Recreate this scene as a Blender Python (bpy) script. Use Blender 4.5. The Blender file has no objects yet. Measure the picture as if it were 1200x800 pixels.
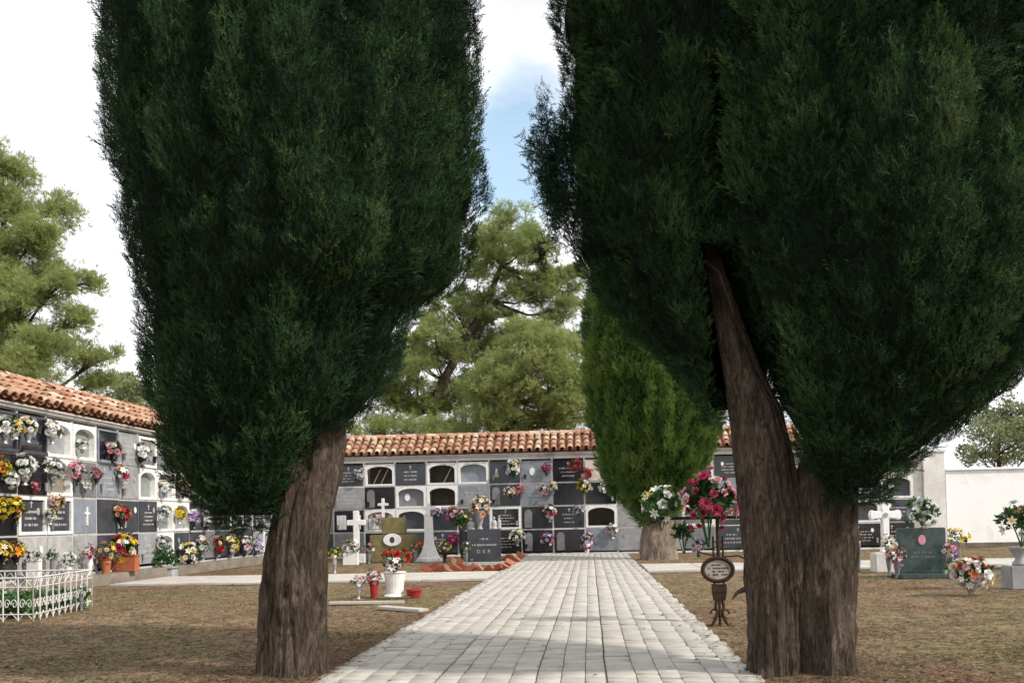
import bpy, bmesh, math, random
import numpy as np
from mathutils import Vector, Matrix, noise as mnoise

random.seed(7)
RNG = np.random.default_rng(11)
SC = bpy.context.scene
COL = SC.collection
PI = math.pi

# ------------------------------------------------------------------ camera
F, PPX, PPY = 1150.0, 600.0, 570.0          # focal length and principal point in photo pixels (1200 x 800)
CAMZ = 1.25
YAW, TILT, ROLL = math.atan(90 / F), math.atan(40 / F), 0.020
_f0 = Vector((-math.sin(YAW), math.cos(YAW), 0))
_r0 = Vector((math.cos(YAW), math.sin(YAW), 0))
FWD = (_f0 * math.cos(TILT) + Vector((0, 0, 1)) * math.sin(TILT)).normalized()
_u0 = _r0.cross(FWD)
RGT = _r0 * math.cos(ROLL) - _u0 * math.sin(ROLL)
UPV = _r0 * math.sin(ROLL) + _u0 * math.cos(ROLL)
CAM = Vector((0, 0, CAMZ))
cd = bpy.data.cameras.new('camera')
cam = bpy.data.objects.new('camera', cd)
COL.objects.link(cam)
m = Matrix.Identity(4)
for i in range(3):
    m[i][0], m[i][1], m[i][2], m[i][3] = RGT[i], UPV[i], -FWD[i], CAM[i]
cam.matrix_world = m
cd.sensor_width = 36
cd.lens = 36 * F / 1200
cd.shift_y = (PPY - 400) / 1200
cd.clip_start, cd.clip_end = 0.1, 3000
SC.camera = cam


def ray(px, py):
    return FWD * F + RGT * (px - PPX) + UPV * (PPY - py)


def onY(px, py, Y):            # measured photo point -> point on the plane y = Y
    d = ray(px, py)
    return CAM + d * (Y / d.y)


def onX(px, py, X):
    d = ray(px, py)
    return CAM + d * (X / d.x)


def ground(px, py, z=0.0):
    d = ray(px, py)
    return CAM + d * ((z - CAMZ) / d.z)


# ------------------------------------------------------------------ materials
def new_mat(name):
    mt = bpy.data.materials.new(name)
    mt.use_nodes = True
    nt = mt.node_tree
    for n in list(nt.nodes):
        nt.nodes.remove(n)
    out = nt.nodes.new('ShaderNodeOutputMaterial')
    return mt, nt, out


def N(nt, t, **kw):
    n = nt.nodes.new(t)
    for k, v in kw.items():
        if hasattr(n, k):
            setattr(n, k, v)
    return n


def ramp(nt, stops, src=None):
    r = nt.nodes.new('ShaderNodeValToRGB')
    el = r.color_ramp.elements
    while len(el) < len(stops):
        el.new(0.5)
    for e, (p, c) in zip(el, stops):
        e.position = p
        e.color = (c[0], c[1], c[2], 1)
    if src is not None:
        nt.links.new(src, r.inputs[0])
    return r


def tex_noise(nt, scale, detail=5, rough=0.55, vec=None, dist=0.0):
    n = nt.nodes.new('ShaderNodeTexNoise')
    n.inputs['Scale'].default_value = scale
    n.inputs['Detail'].default_value = detail
    n.inputs['Roughness'].default_value = rough
    n.inputs['Distortion'].default_value = dist
    if vec is not None:
        nt.links.new(vec, n.inputs['Vector'])
    return n


def coords(nt, scale=(1, 1, 1), kind='Object'):
    tc = nt.nodes.new('ShaderNodeTexCoord')
    mp = nt.nodes.new('ShaderNodeMapping')
    mp.inputs['Scale'].default_value = scale
    nt.links.new(tc.outputs[kind], mp.inputs['Vector'])
    return mp.outputs[0]


def mixc(nt, a, b, fac, mode='MIX'):
    mx = nt.nodes.new('ShaderNodeMix')
    mx.data_type = 'RGBA'
    mx.blend_type = mode
    for s, v in ((0, fac), (6, a), (7, b)):
        if isinstance(v, (int, float)):
            mx.inputs[s].default_value = v
        elif isinstance(v, tuple):
            mx.inputs[s].default_value = (*v, 1)
        else:
            nt.links.new(v, mx.inputs[s])
    return mx.outputs[2]


def principled(nt, out, col, rough=0.6, spec=0.5, metal=0.0):
    p = nt.nodes.new('ShaderNodeBsdfPrincipled')
    if isinstance(col, tuple):
        p.inputs['Base Color'].default_value = (*col, 1)
    else:
        nt.links.new(col, p.inputs['Base Color'])
    p.inputs['Roughness'].default_value = rough
    p.inputs['Specular IOR Level'].default_value = spec
    p.inputs['Metallic'].default_value = metal
    nt.links.new(p.outputs[0], out.inputs[0])
    return p


def bump(nt, p, h, strength=0.3, dist=0.02):
    b = nt.nodes.new('ShaderNodeBump')
    b.inputs['Strength'].default_value = strength
    b.inputs['Distance'].default_value = dist
    nt.links.new(h, b.inputs['Height'])
    nt.links.new(b.outputs[0], p.inputs['Normal'])


def mat_worn(name, a, b, rough=0.6, scale=4.0, bmp=0.15, spec=0.4, metal=0.0, fine=30.0, spots=None):
    """two-tone weathered surface with fine grain"""
    mt, nt, out = new_mat(name)
    v = coords(nt)
    n1 = tex_noise(nt, scale, 6, 0.6, v, 0.4)
    n2 = tex_noise(nt, fine, 4, 0.6, v)
    c = ramp(nt, [(0.32, a), (0.68, b)], n1.outputs[0]).outputs[0]
    c = mixc(nt, c, ramp(nt, [(0.3, (0.75,) * 3), (0.7, (1.15,) * 3)], n2.outputs[0]).outputs[0], 0.6, 'MULTIPLY')
    if spots:
        n3 = tex_noise(nt, spots[1], 7, 0.7, v, 0.8)
        c = mixc(nt, c, spots[0], ramp(nt, [(0.54, (0, 0, 0)), (0.68, (0.8,) * 3)], n3.outputs[0]).outputs[0])
    p = principled(nt, out, c, rough, spec, metal)
    if bmp:
        bump(nt, p, n2.outputs[0], bmp, 0.01)
    return mt


def mat_leaf(name, stops, rough=0.75, trans=0.25, spec=0.15):
    mt, nt, out = new_mat(name)
    at = nt.nodes.new('ShaderNodeAttribute')
    at.attribute_name = 'tint'
    c = ramp(nt, stops, at.outputs['Fac']).outputs[0]
    p = principled(nt, out, c, rough, spec)
    if trans:
        tr = nt.nodes.new('ShaderNodeBsdfTranslucent')
        nt.links.new(c, tr.inputs[0])
        ms = nt.nodes.new('ShaderNodeMixShader')
        ms.inputs[0].default_value = trans
        nt.links.new(p.outputs[0], ms.inputs[1])
        nt.links.new(tr.outputs[0], ms.inputs[2])
        nt.links.new(ms.outputs[0], out.inputs[0])
    return mt


def mat_tint(name, stops, rough=0.7, nscale=8.0, bmp=0.2, spec=0.3, stain=None):
    """colour picked per piece by the 'tint' attribute, then weathered"""
    mt, nt, out = new_mat(name)
    at = nt.nodes.new('ShaderNodeAttribute')
    at.attribute_name = 'tint'
    c = ramp(nt, stops, at.outputs['Fac']).outputs[0]
    v = coords(nt)
    n1 = tex_noise(nt, nscale, 6, 0.65, v, 0.3)
    c = mixc(nt, c, ramp(nt, [(0.3, (0.72,) * 3), (0.7, (1.12,) * 3)], n1.outputs[0]).outputs[0], 0.7, 'MULTIPLY')
    if stain:
        n3 = tex_noise(nt, stain[1], 6, 0.65, v, 0.6)
        c = mixc(nt, c, stain[0], ramp(nt, [(0.5, (0, 0, 0)), (0.72, (stain[2],) * 3)], n3.outputs[0]).outputs[0])
    p = principled(nt, out, c, rough, spec)
    n2 = tex_noise(nt, nscale * 12, 4, 0.6, v)
    bump(nt, p, n2.outputs[0], bmp, 0.01)
    return mt


M = {}
M['cypress'] = mat_leaf('cypress_foliage', [(0.0, (0.009, 0.021, 0.010)), (0.35, (0.018, 0.042, 0.018)), (0.65, (0.036, 0.078, 0.026)), (0.88, (0.060, 0.115, 0.034)), (1.0, (0.085, 0.105, 0.040))], 0.7, 0.18)
M['cypress_young'] = mat_leaf('young_cypress_foliage', [(0.0, (0.022, 0.050, 0.012)), (0.5, (0.078, 0.146, 0.028)), (1.0, (0.18, 0.25, 0.055))], 0.7, 0.3)
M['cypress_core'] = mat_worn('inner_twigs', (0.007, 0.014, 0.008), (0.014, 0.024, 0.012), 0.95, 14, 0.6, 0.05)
M['pine'] = mat_leaf('pine_needles', [(0.0, (0.13, 0.17, 0.065)), (0.5, (0.235, 0.285, 0.100)), (1.0, (0.34, 0.385, 0.145))], 0.7, 0.5)
M['pine_pale'] = mat_leaf('pale_leaves', [(0.0, (0.17, 0.21, 0.11)), (0.5, (0.27, 0.31, 0.16)), (1.0, (0.38, 0.41, 0.22))], 0.7, 0.35)
M['plantleaf'] = mat_leaf('plant_leaves', [(0.0, (0.018, 0.055, 0.016)), (0.6, (0.04, 0.11, 0.03)), (1.0, (0.10, 0.18, 0.05))], 0.5, 0.2, 0.3)
M['drygrass'] = mat_leaf('dry_grass', [(0.0, (0.050, 0.034, 0.022)), (0.40, (0.140, 0.104, 0.064)), (0.72, (0.29, 0.240, 0.165)), (0.86, (0.115, 0.125, 0.045)), (1.0, (0.075, 0.10, 0.035))], 0.9, 0.25, 0.1)


def mat_bark(name, a, b, c):
    mt, nt, out = new_mat(name)
    v = coords(nt, (1, 1, 0.19))
    n1 = tex_noise(nt, 20, 10, 0.75, v, 2.2)
    v2 = coords(nt, (1, 1, 0.35))
    n2 = tex_noise(nt, 4.5, 6, 0.65, v2, 1.6)
    n4 = tex_noise(nt, 60, 6, 0.7, coords(nt, (1, 1, 0.5)), 1.0)
    cc = ramp(nt, [(0.36, a), (0.50, b), (0.66, c)], n1.outputs[0]).outputs[0]
    cc = mixc(nt, cc, ramp(nt, [(0.36, (0.50, 0.46, 0.42)), (0.50, (1.0, 0.97, 0.95)), (0.64, (1.35, 1.32, 1.3))], n2.outputs[0]).outputs[0], 0.8, 'MULTIPLY')
    cc = mixc(nt, cc, ramp(nt, [(0.35, (0.7,) * 3), (0.65, (1.2,) * 3)], n4.outputs[0]).outputs[0], 0.7, 'MULTIPLY')
    p = principled(nt, out, cc, 0.95, 0.12)
    sm = nt.nodes.new('ShaderNodeMath'); sm.operation = 'MULTIPLY_ADD'
    nt.links.new(n4.outputs[0], sm.inputs[0]); sm.inputs[1].default_value = 0.35
    nt.links.new(n1.outputs[0], sm.inputs[2])
    bump(nt, p, sm.outputs[0], 1.0, 0.06)
    return mt


M['bark'] = mat_bark('cypress_bark', (0.032, 0.024, 0.018), (0.112, 0.086, 0.065), (0.22, 0.180, 0.146))
M['bark_pale'] = mat_bark('pale_cypress_bark', (0.10, 0.075, 0.055), (0.26, 0.21, 0.165), (0.40, 0.34, 0.28))
M['bark_pine'] = mat_bark('pine_bark', (0.03, 0.022, 0.018), (0.075, 0.056, 0.044), (0.13, 0.10, 0.08))

# stones, plaster, metals
M['plaster'] = mat_worn('white_plaster', (0.58, 0.56, 0.53), (0.74, 0.73, 0.70), 0.85, 1.3, 0.2, 0.2, spots=((0.27, 0.25, 0.22), 1.7))
M['plaster_grey'] = mat_worn('grey_plaster', (0.34, 0.335, 0.325), (0.50, 0.49, 0.47), 0.85, 1.6, 0.25, 0.2, spots=((0.20, 0.19, 0.17), 1.9))
M['whitewash'] = mat_worn('whitewash', (0.82, 0.82, 0.82), (0.88, 0.88, 0.88), 0.85, 0.6, 0.15, 0.2, spots=((0.68, 0.67, 0.65), 1.1))
M['frame_white'] = mat_worn('white_frame_paint', (0.70, 0.69, 0.67), (0.80, 0.80, 0.78), 0.6, 5, 0.1, 0.3, spots=((0.40, 0.37, 0.33), 5))
M['inside'] = mat_worn('bare_brick_inside', (0.10, 0.085, 0.07), (0.17, 0.145, 0.12), 0.95, 5, 0.4, 0.1)
STONE = {
    'black': ((0.008, 0.008, 0.010), (0.020, 0.020, 0.024), 0.12),
    'slate': ((0.030, 0.033, 0.042), (0.055, 0.060, 0.072), 0.28),
    'grey': ((0.12, 0.125, 0.13), (0.20, 0.205, 0.21), 0.35),
    'lgrey': ((0.22, 0.225, 0.235), (0.34, 0.345, 0.355), 0.4),
    'blue': ((0.16, 0.18, 0.215), (0.26, 0.285, 0.32), 0.35),
    'marble': ((0.24, 0.24, 0.25), (0.50, 0.49, 0.48), 0.35),
    'cream': ((0.55, 0.48, 0.40), (0.66, 0.60, 0.52), 0.5),
    'green': ((0.17, 0.20, 0.19), (0.27, 0.30, 0.28), 0.3),
    'brown': ((0.17, 0.14, 0.11), (0.28, 0.24, 0.20), 0.45),
}
for k, (a, b, r) in STONE.items():
    M['stone_' + k] = mat_worn('polished_%s_stone' % k, a, b, r, 3.5, 0.04, 0.5, fine=60)
mt, nt, out = new_mat('dark_glass')
principled(nt, out, (0.012, 0.015, 0.022), 0.04, 0.8)
M['glass'] = mt
M['ink'] = mat_worn('carved_lettering', (0.34, 0.335, 0.32), (0.50, 0.49, 0.47), 0.6, 6, 0)
M['mossy'] = mat_worn('mossy_stone', (0.13, 0.115, 0.05), (0.24, 0.20, 0.10), 0.95, 4, 0.5, 0.1, spots=((0.10, 0.12, 0.03), 5))
M['iron'] = mat_worn('rusty_iron', (0.020, 0.014, 0.011), (0.075, 0.040, 0.024), 0.8, 14, 0.4, 0.3, 0.3)
M['iron_white'] = mat_worn('white_painted_iron', (0.50, 0.48, 0.45), (0.64, 0.62, 0.59), 0.5, 8, 0.1, 0.4, spots=((0.32, 0.22, 0.15), 9))
M['enamel'] = mat_worn('aged_enamel', (0.30, 0.27, 0.22), (0.44, 0.41, 0.35), 0.4, 7, 0.05, spots=((0.20, 0.15, 0.10), 9))
M['terracotta'] = mat_worn('terracotta', (0.30, 0.085, 0.04), (0.42, 0.14, 0.07), 0.8, 8, 0.2, 0.2)
M['redpot'] = mat_worn('red_plastic', (0.28, 0.02, 0.02), (0.36, 0.035, 0.03), 0.35, 5, 0)
M['brick'] = mat_tint('old_brick', [(0, (0.16, 0.045, 0.025)), (0.6, (0.32, 0.10, 0.055)), (1, (0.48, 0.26, 0.17))], 0.9, 9, 0.4)
M['silver'] = mat_worn('dull_metal', (0.45, 0.45, 0.46), (0.62, 0.62, 0.63), 0.35, 6, 0.05, 0.5, 0.7)
M['tile'] = mat_tint('roof_tile', [(0.0, (0.19, 0.085, 0.052)), (0.35, (0.33, 0.165, 0.100)), (0.7, (0.44, 0.27, 0.175)), (1.0, (0.56, 0.43, 0.32))], 0.9, 6, 0.3, 0.2, stain=((0.17, 0.13, 0.09), 3.5, 0.6))
M['paver'] = mat_tint('concrete_paver', [(0.0, (0.33, 0.308, 0.272)), (0.5, (0.42, 0.396, 0.355)), (1.0, (0.49, 0.466, 0.42))], 0.9, 5, 0.35, 0.2, stain=((0.27, 0.25, 0.22), 1.2, 0.5))
M['joint'] = mat_worn('joint_dirt', (0.10, 0.085, 0.065), (0.19, 0.165, 0.13), 0.95, 3, 0.3, 0.1)
M['concrete'] = mat_worn('pale_concrete', (0.38, 0.355, 0.315), (0.50, 0.475, 0.43), 0.9, 1.4, 0.3, 0.2, spots=((0.30, 0.26, 0.21), 1.8))
M['wood'] = mat_worn('bare_wood', (0.40, 0.34, 0.26), (0.55, 0.48, 0.38), 0.8, 6, 0.2, 0.2)

# ground: dry earth, thin straw-coloured turf and needle litter
mt, nt, out = new_mat('dry_earth')
v = coords(nt)
big = tex_noise(nt, 0.35, 6, 0.6, v, 0.5)
mid = tex_noise(nt, 2.3, 8, 0.68, v, 0.8)
fine = tex_noise(nt, 30, 8, 0.78, v)
pat = tex_noise(nt, 7.5, 8, 0.75, v, 1.2)
c = ramp(nt, [(0.32, (0.065, 0.043, 0.030)), (0.44, (0.140, 0.098, 0.064)), (0.54, (0.215, 0.163, 0.112)), (0.66, (0.120, 0.112, 0.052))], mid.outputs[0]).outputs[0]
c2 = ramp(nt, [(0.40, (0.140, 0.080, 0.054)), (0.5, (0.190, 0.144, 0.095)), (0.60, (0.120, 0.116, 0.050))], big.outputs[0]).outputs[0]
c = mixc(nt, c, c2, 0.45)
c = mixc(nt, c, ramp(nt, [(0.40, (0.42, 0.37, 0.33)), (0.5, (1, 1, 1)), (0.60, (1.65, 1.60, 1.50))], pat.outputs[0]).outputs[0], 0.8, 'MULTIPLY')
c = mixc(nt, c, ramp(nt, [(0.36, (0.38, 0.35, 0.32)), (0.64, (1.6, 1.58, 1.5))], fine.outputs[0]).outputs[0], 0.9, 'MULTIPLY')
p = principled(nt, out, c, 0.98, 0.05)
bump(nt, p, fine.outputs[0], 0.7, 0.03)
M['earth'] = mt

PET = {
    'white': (0.80, 0.80, 0.76), 'cream': (0.78, 0.68, 0.48), 'yellow': (0.80, 0.60, 0.05), 'orange': (0.72, 0.26, 0.04),
    'pink': (0.70, 0.32, 0.40), 'rose': (0.50, 0.06, 0.14), 'red': (0.42, 0.025, 0.025), 'lilac': (0.55, 0.40, 0.65),
    'peach': (0.76, 0.45, 0.30), 'magenta': (0.42, 0.06, 0.26), 'rust': (0.34, 0.09, 0.045), 'blush': (0.74, 0.55, 0.55), 'greywhite': (0.52, 0.53, 0.58),
}
for k, cc in PET.items():
    mt, nt, out = new_mat('petal_' + k)
    oi = nt.nodes.new('ShaderNodeObjectInfo')
    c = mixc(nt, tuple(x * 0.78 for x in cc), tuple(min(0.88, x * 1.12) for x in cc), oi.outputs['Random'])
    v = coords(nt)
    n1 = tex_noise(nt, 14, 3, 0.5, v)
    c = mixc(nt, c, ramp(nt, [(0.3, (0.8,) * 3), (0.7, (1.1,) * 3)], n1.outputs[0]).outputs[0], 0.6, 'MULTIPLY')
    p = principled(nt, out, c, 0.7, 0.2)
    tr = nt.nodes.new('ShaderNodeBsdfTranslucent')
    nt.links.new(c, tr.inputs[0])
    ms = nt.nodes.new('ShaderNodeMixShader')
    ms.inputs[0].default_value = 0.2
    nt.links.new(p.outputs[0], ms.inputs[1]); nt.links.new(tr.outputs[0], ms.inputs[2]); nt.links.new(ms.outputs[0], out.inputs[0])
    M['petal_' + k] = mt


# ------------------------------------------------------------------ object helpers
def empty(name, loc, label=None, cat=None, group=None):
    o = bpy.data.objects.new(name, None)
    o.location = loc
    o.empty_display_size = 0.2
    COL.objects.link(o)
    tag(o, label, cat, group)
    return o


def tag(o, label=None, cat=None, group=None, kind=None):
    if label: o['label'] = label
    if cat: o['category'] = cat
    if group: o['group'] = group
    if kind: o['kind'] = kind
    return o


def world_of(o):
    v = Vector((0, 0, 0))
    while o is not None:
        v = v + Vector(o.location)
        o = o.parent
    return v


def link_mesh(name, me, mats, parent=None):
    for mm in (mats if isinstance(mats, (list, tuple)) else [mats]):
        me.materials.append(mm)
    o = bpy.data.objects.new(name, me)
    COL.objects.link(o)
    if parent is not None:
        o.parent = parent
    return o


def np_mesh(name, V, Q, tint=None, smooth=False):
    """numpy verts (n,3) and faces (m,k) -> mesh, 'tint' per vertex"""
    me = bpy.data.meshes.new(name)
    n, (mq, k) = len(V), Q.shape
    me.vertices.add(n)
    me.vertices.foreach_set('co', np.ascontiguousarray(V, dtype=np.float32).ravel())
    me.loops.add(mq * k)
    me.loops.foreach_set('vertex_index', np.ascontiguousarray(Q, dtype=np.int32).ravel())
    me.polygons.add(mq)
    me.polygons.foreach_set('loop_start', np.arange(0, mq * k, k, dtype=np.int32))
    me.polygons.foreach_set('loop_total', np.full(mq, k, dtype=np.int32))
    if smooth:
        me.polygons.foreach_set('use_smooth', np.ones(mq, dtype=bool))
    if tint is not None:
        a = me.attributes.new('tint', 'FLOAT', 'POINT')
        a.data.foreach_set('value', np.ascontiguousarray(tint, dtype=np.float32))
    me.update(calc_edges=True)
    return me


class MB:
    """collects shapes in world coordinates; build() links ONE mesh object"""
    def __init__(s, T=None):
        s.v, s.f, s.t, s.T = [], [], [], T
        s.mi = []

    def add(s, vs, fs, tint=0.5, mi=0):
        b = len(s.v)
        s.v += [tuple(s.T(*v)) if s.T else tuple(v) for v in vs]
        s.t += [tint] * len(vs)
        s.f += [tuple(b + i for i in f) for f in fs]
        s.mi += [mi] * len(fs)

    def box(s, a, b, tint=0.5, mi=0):
        (x0, y0, z0), (x1, y1, z1) = a, b
        s.add([(x0, y0, z0), (x1, y0, z0), (x1, y1, z0), (x0, y1, z0), (x0, y0, z1), (x1, y0, z1), (x1, y1, z1), (x0, y1, z1)],
              [(0, 3, 2, 1), (4, 5, 6, 7), (0, 1, 5, 4), (1, 2, 6, 5), (2, 3, 7, 6), (3, 0, 4, 7)], tint, mi)

    def obox(s, c, h, rot, tint=0.5):
        R = Matrix.Rotation(rot[2], 3, 'Z') @ Matrix.Rotation(rot[1], 3, 'Y') @ Matrix.Rotation(rot[0], 3, 'X')
        vs = [tuple(Vector(c) + R @ Vector((sx * h[0], sy * h[1], sz * h[2]))) for sz in (-1, 1) for sx, sy in ((-1, -1), (1, -1), (1, 1), (-1, 1))]
        s.add(vs, [(0, 3, 2, 1), (4, 5, 6, 7), (0, 1, 5, 4), (1, 2, 6, 5), (2, 3, 7, 6), (3, 0, 4, 7)], tint)

    def prism(s, pts, a0, a1, plane='XZ', tint=0.5, mi=0):
        """closed outline in (u,z) extruded along the second axis from a0 to a1"""
        n = len(pts)
        if plane == 'XZ':
            vs = [(u, a0, z) for u, z in pts] + [(u, a1, z) for u, z in pts]
        else:
            vs = [(u, z, a0) for u, z in pts] + [(u, z, a1) for u, z in pts]
        fs = [tuple(range(n)), tuple(range(2 * n - 1, n - 1, -1))] + [(i, i + n, (i + 1) % n + n, (i + 1) % n) for i in range(n)]
        s.add(vs, fs, tint, mi)

    def lathe(s, prof, c=(0, 0, 0), seg=20, sq=1.0, tint=0.5, mi=0):
        vs, fs = [], []
        for r, z in prof:
            for k in range(seg):
                a = 2 * PI * k / seg
                vs.append((c[0] + r * math.cos(a), c[1] + sq * r * math.sin(a), c[2] + z))
        for i in range(len(prof) - 1):
            for k in range(seg):
                k2 = (k + 1) % seg
                fs.append((i * seg + k, i * seg + k2, (i + 1) * seg + k2, (i + 1) * seg + k))
        fs.append(tuple(range(seg - 1, -1, -1)))
        fs.append(tuple((len(prof) - 1) * seg + k for k in range(seg)))
        s.add(vs, fs, tint, mi)

    def tube(s, pts, rad, seg=8, tint=0.5, mi=0):
        pts = [Vector(p) for p in pts]
        if not isinstance(rad, (list, tuple)):
            rad = [rad] * len(pts)
        vs, fs = [], []
        ref = None
        for i, p in enumerate(pts):
            d = (pts[min(i + 1, len(pts) - 1)] - pts[max(i - 1, 0)]).normalized()
            if ref is None:
                ref = Vector((1, 0, 0)) if abs(d.x) < 0.8 else Vector((0, 1, 0))
            a = (ref - d * ref.dot(d)).normalized()
            ref = a
            b = d.cross(a)
            for k in range(seg):
                an = 2 * PI * k / seg
                vs.append(tuple(p + (a * math.cos(an) + b * math.sin(an)) * rad[i]))
        for i in range(len(pts) - 1):
            for k in range(seg):
                k2 = (k + 1) % seg
                fs.append((i * seg + k, i * seg + k2, (i + 1) * seg + k2, (i + 1) * seg + k))
        fs.append(tuple(range(seg - 1, -1, -1)))
        fs.append(tuple((len(pts) - 1) * seg + k for k in range(seg)))
        s.add(vs, fs, tint, mi)

    def build(s, name, mats, parent=None, bevel=0.0, smooth=False, origin=None):
        off = world_of(parent) if parent is not None else Vector((0, 0, 0))
        if origin is not None:
            off = Vector(origin)
        me = bpy.data.meshes.new(name)
        me.from_pydata([tuple(Vector(v) - off) for v in s.v], [], s.f)
        a = me.attributes.new('tint', 'FLOAT', 'POINT')
        a.data.foreach_set('value', np.array(s.t, dtype=np.float32))
        me.polygons.foreach_set('material_index', np.array(s.mi, dtype=np.int32))
        bm = bmesh.new(); bm.from_mesh(me)
        bmesh.ops.recalc_face_normals(bm, faces=bm.faces[:])
        if bevel:
            es = [e for e in bm.edges if len(e.link_faces) == 2 and e.calc_face_angle(0) > 0.5]
            bmesh.ops.bevel(bm, geom=es, offset=bevel, segments=2, affect='EDGES', clamp_overlap=True)
        bm.to_mesh(me); bm.free()
        if smooth:
            me.polygons.foreach_set('use_smooth', np.ones(len(me.polygons), dtype=bool))
        o = link_mesh(name, me, mats, parent)
        if origin is not None and parent is None:
            o.location = origin
        return o


# ------------------------------------------------------------------ foliage
def norm(a):
    return a / np.maximum(np.linalg.norm(a, axis=1, keepdims=True), 1e-9)


def spray_templates(kind, nvar, rng):
    """each: (M,3) verts (along, side, normal), quads"""
    res = []
    for _ in range(nvar):
        V, Q = [], []

        def kite(b, d, L, w, nz):
            d = np.array(d, float); d /= np.linalg.norm(d)
            sd = np.cross(d, [0, 0, 1.0]) if abs(d[2]) < 0.9 else np.array([0, 1.0, 0])
            sd = sd / np.linalg.norm(sd)
            sd = sd * math.cos(nz) + np.cross(d, sd) * math.sin(nz)
            b = np.array(b, float)
            k = len(V)
            V.extend([b, b + d * L * 0.45 + sd * w, b + d * L, b + d * L * 0.45 - sd * w])
            Q.append((k, k + 1, k + 2, k + 3))
        if kind == 'cypress':
            kite((0, 0, 0), (1, 0, rng.normal(0, .1)), 1.0, 0.022, rng.uniform(-1, 1))
            for i in range(12):
                t = 0.05 + 0.072 * i
                sgn = 1 if i % 2 else -1
                ang = rng.uniform(0.40, 0.95)
                roll = rng.uniform(0, 2 * PI)
                kite((t, 0, 0), (math.cos(ang), sgn * math.sin(ang) * math.cos(roll), math.sin(ang) * math.sin(roll)),
                     rng.uniform(0.22, 0.46) * (1.05 - 0.55 * t), rng.uniform(0.020, 0.034), rng.uniform(-0.8, 0.8))
        elif kind == 'pine':
            for i in range(9):
                ang = rng.uniform(0.15, 1.15)
                ro = rng.uniform(0, 2 * PI)
                kite((0, 0, 0), (math.cos(ang), math.sin(ang) * math.cos(ro), math.sin(ang) * math.sin(ro)), rng.uniform(0.7, 1.1), 0.036, rng.uniform(-1, 1))
        elif kind == 'leaf':
            for i in range(6):
                ang = rng.uniform(0.2, 1.3)
                ro = rng.uniform(0, 2 * PI)
                kite((rng.uniform(0, .5), 0, 0), (math.cos(ang), math.sin(ang) * math.cos(ro), math.sin(ang) * math.sin(ro)), rng.uniform(0.4, 0.7), 0.13, rng.uniform(-1, 1))
        res.append((np.array(V), np.array(Q)))
    return res


TPL = {k: spray_templates(k, 6, np.random.default_rng(3)) for k in ('cypress', 'pine', 'leaf')}


def scatter(kind, P, D, L, tint, rng):
    """sprays at P (n,3) pointing along D with length L -> V,Q,tint arrays"""
    n = len(P)
    D = norm(D)
    up = rng.normal(size=(n, 3))
    S = norm(np.cross(D, up))
    Nn = np.cross(D, S)
    which = rng.integers(0, len(TPL[kind]), n)
    Vs, Qs, Ts, base = [], [], [], 0
    for i, (tv, tq) in enumerate(TPL[kind]):
        idx = np.where(which == i)[0]
        if not len(idx):
            continue
        l = L[idx][:, None, None]
        V = P[idx][:, None, :] + l * (tv[None, :, 0:1] * D[idx][:, None, :] + tv[None, :, 1:2] * S[idx][:, None, :] + tv[None, :, 2:3] * Nn[idx][:, None, :])
        mv = len(tv)
        Q = tq[None] + (np.arange(len(idx)) * mv)[:, None, None] + base
        Vs.append(V.reshape(-1, 3)); Qs.append(Q.reshape(-1, 4))
        Ts.append(np.clip(np.repeat(tint[idx], mv) + rng.normal(0, 0.05, len(idx) * mv), 0, 1))
        base += len(idx) * mv
    return np.concatenate(Vs), np.concatenate(Qs), np.concatenate(Ts)


def join_arrays(parts):
    Vs, Qs, Ts, b = [], [], [], 0
    for V, Q, T in parts:
        Vs.append(V); Qs.append(Q + b); Ts.append(T); b += len(V)
    return np.concatenate(Vs), np.concatenate(Qs), np.concatenate(Ts)


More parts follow.
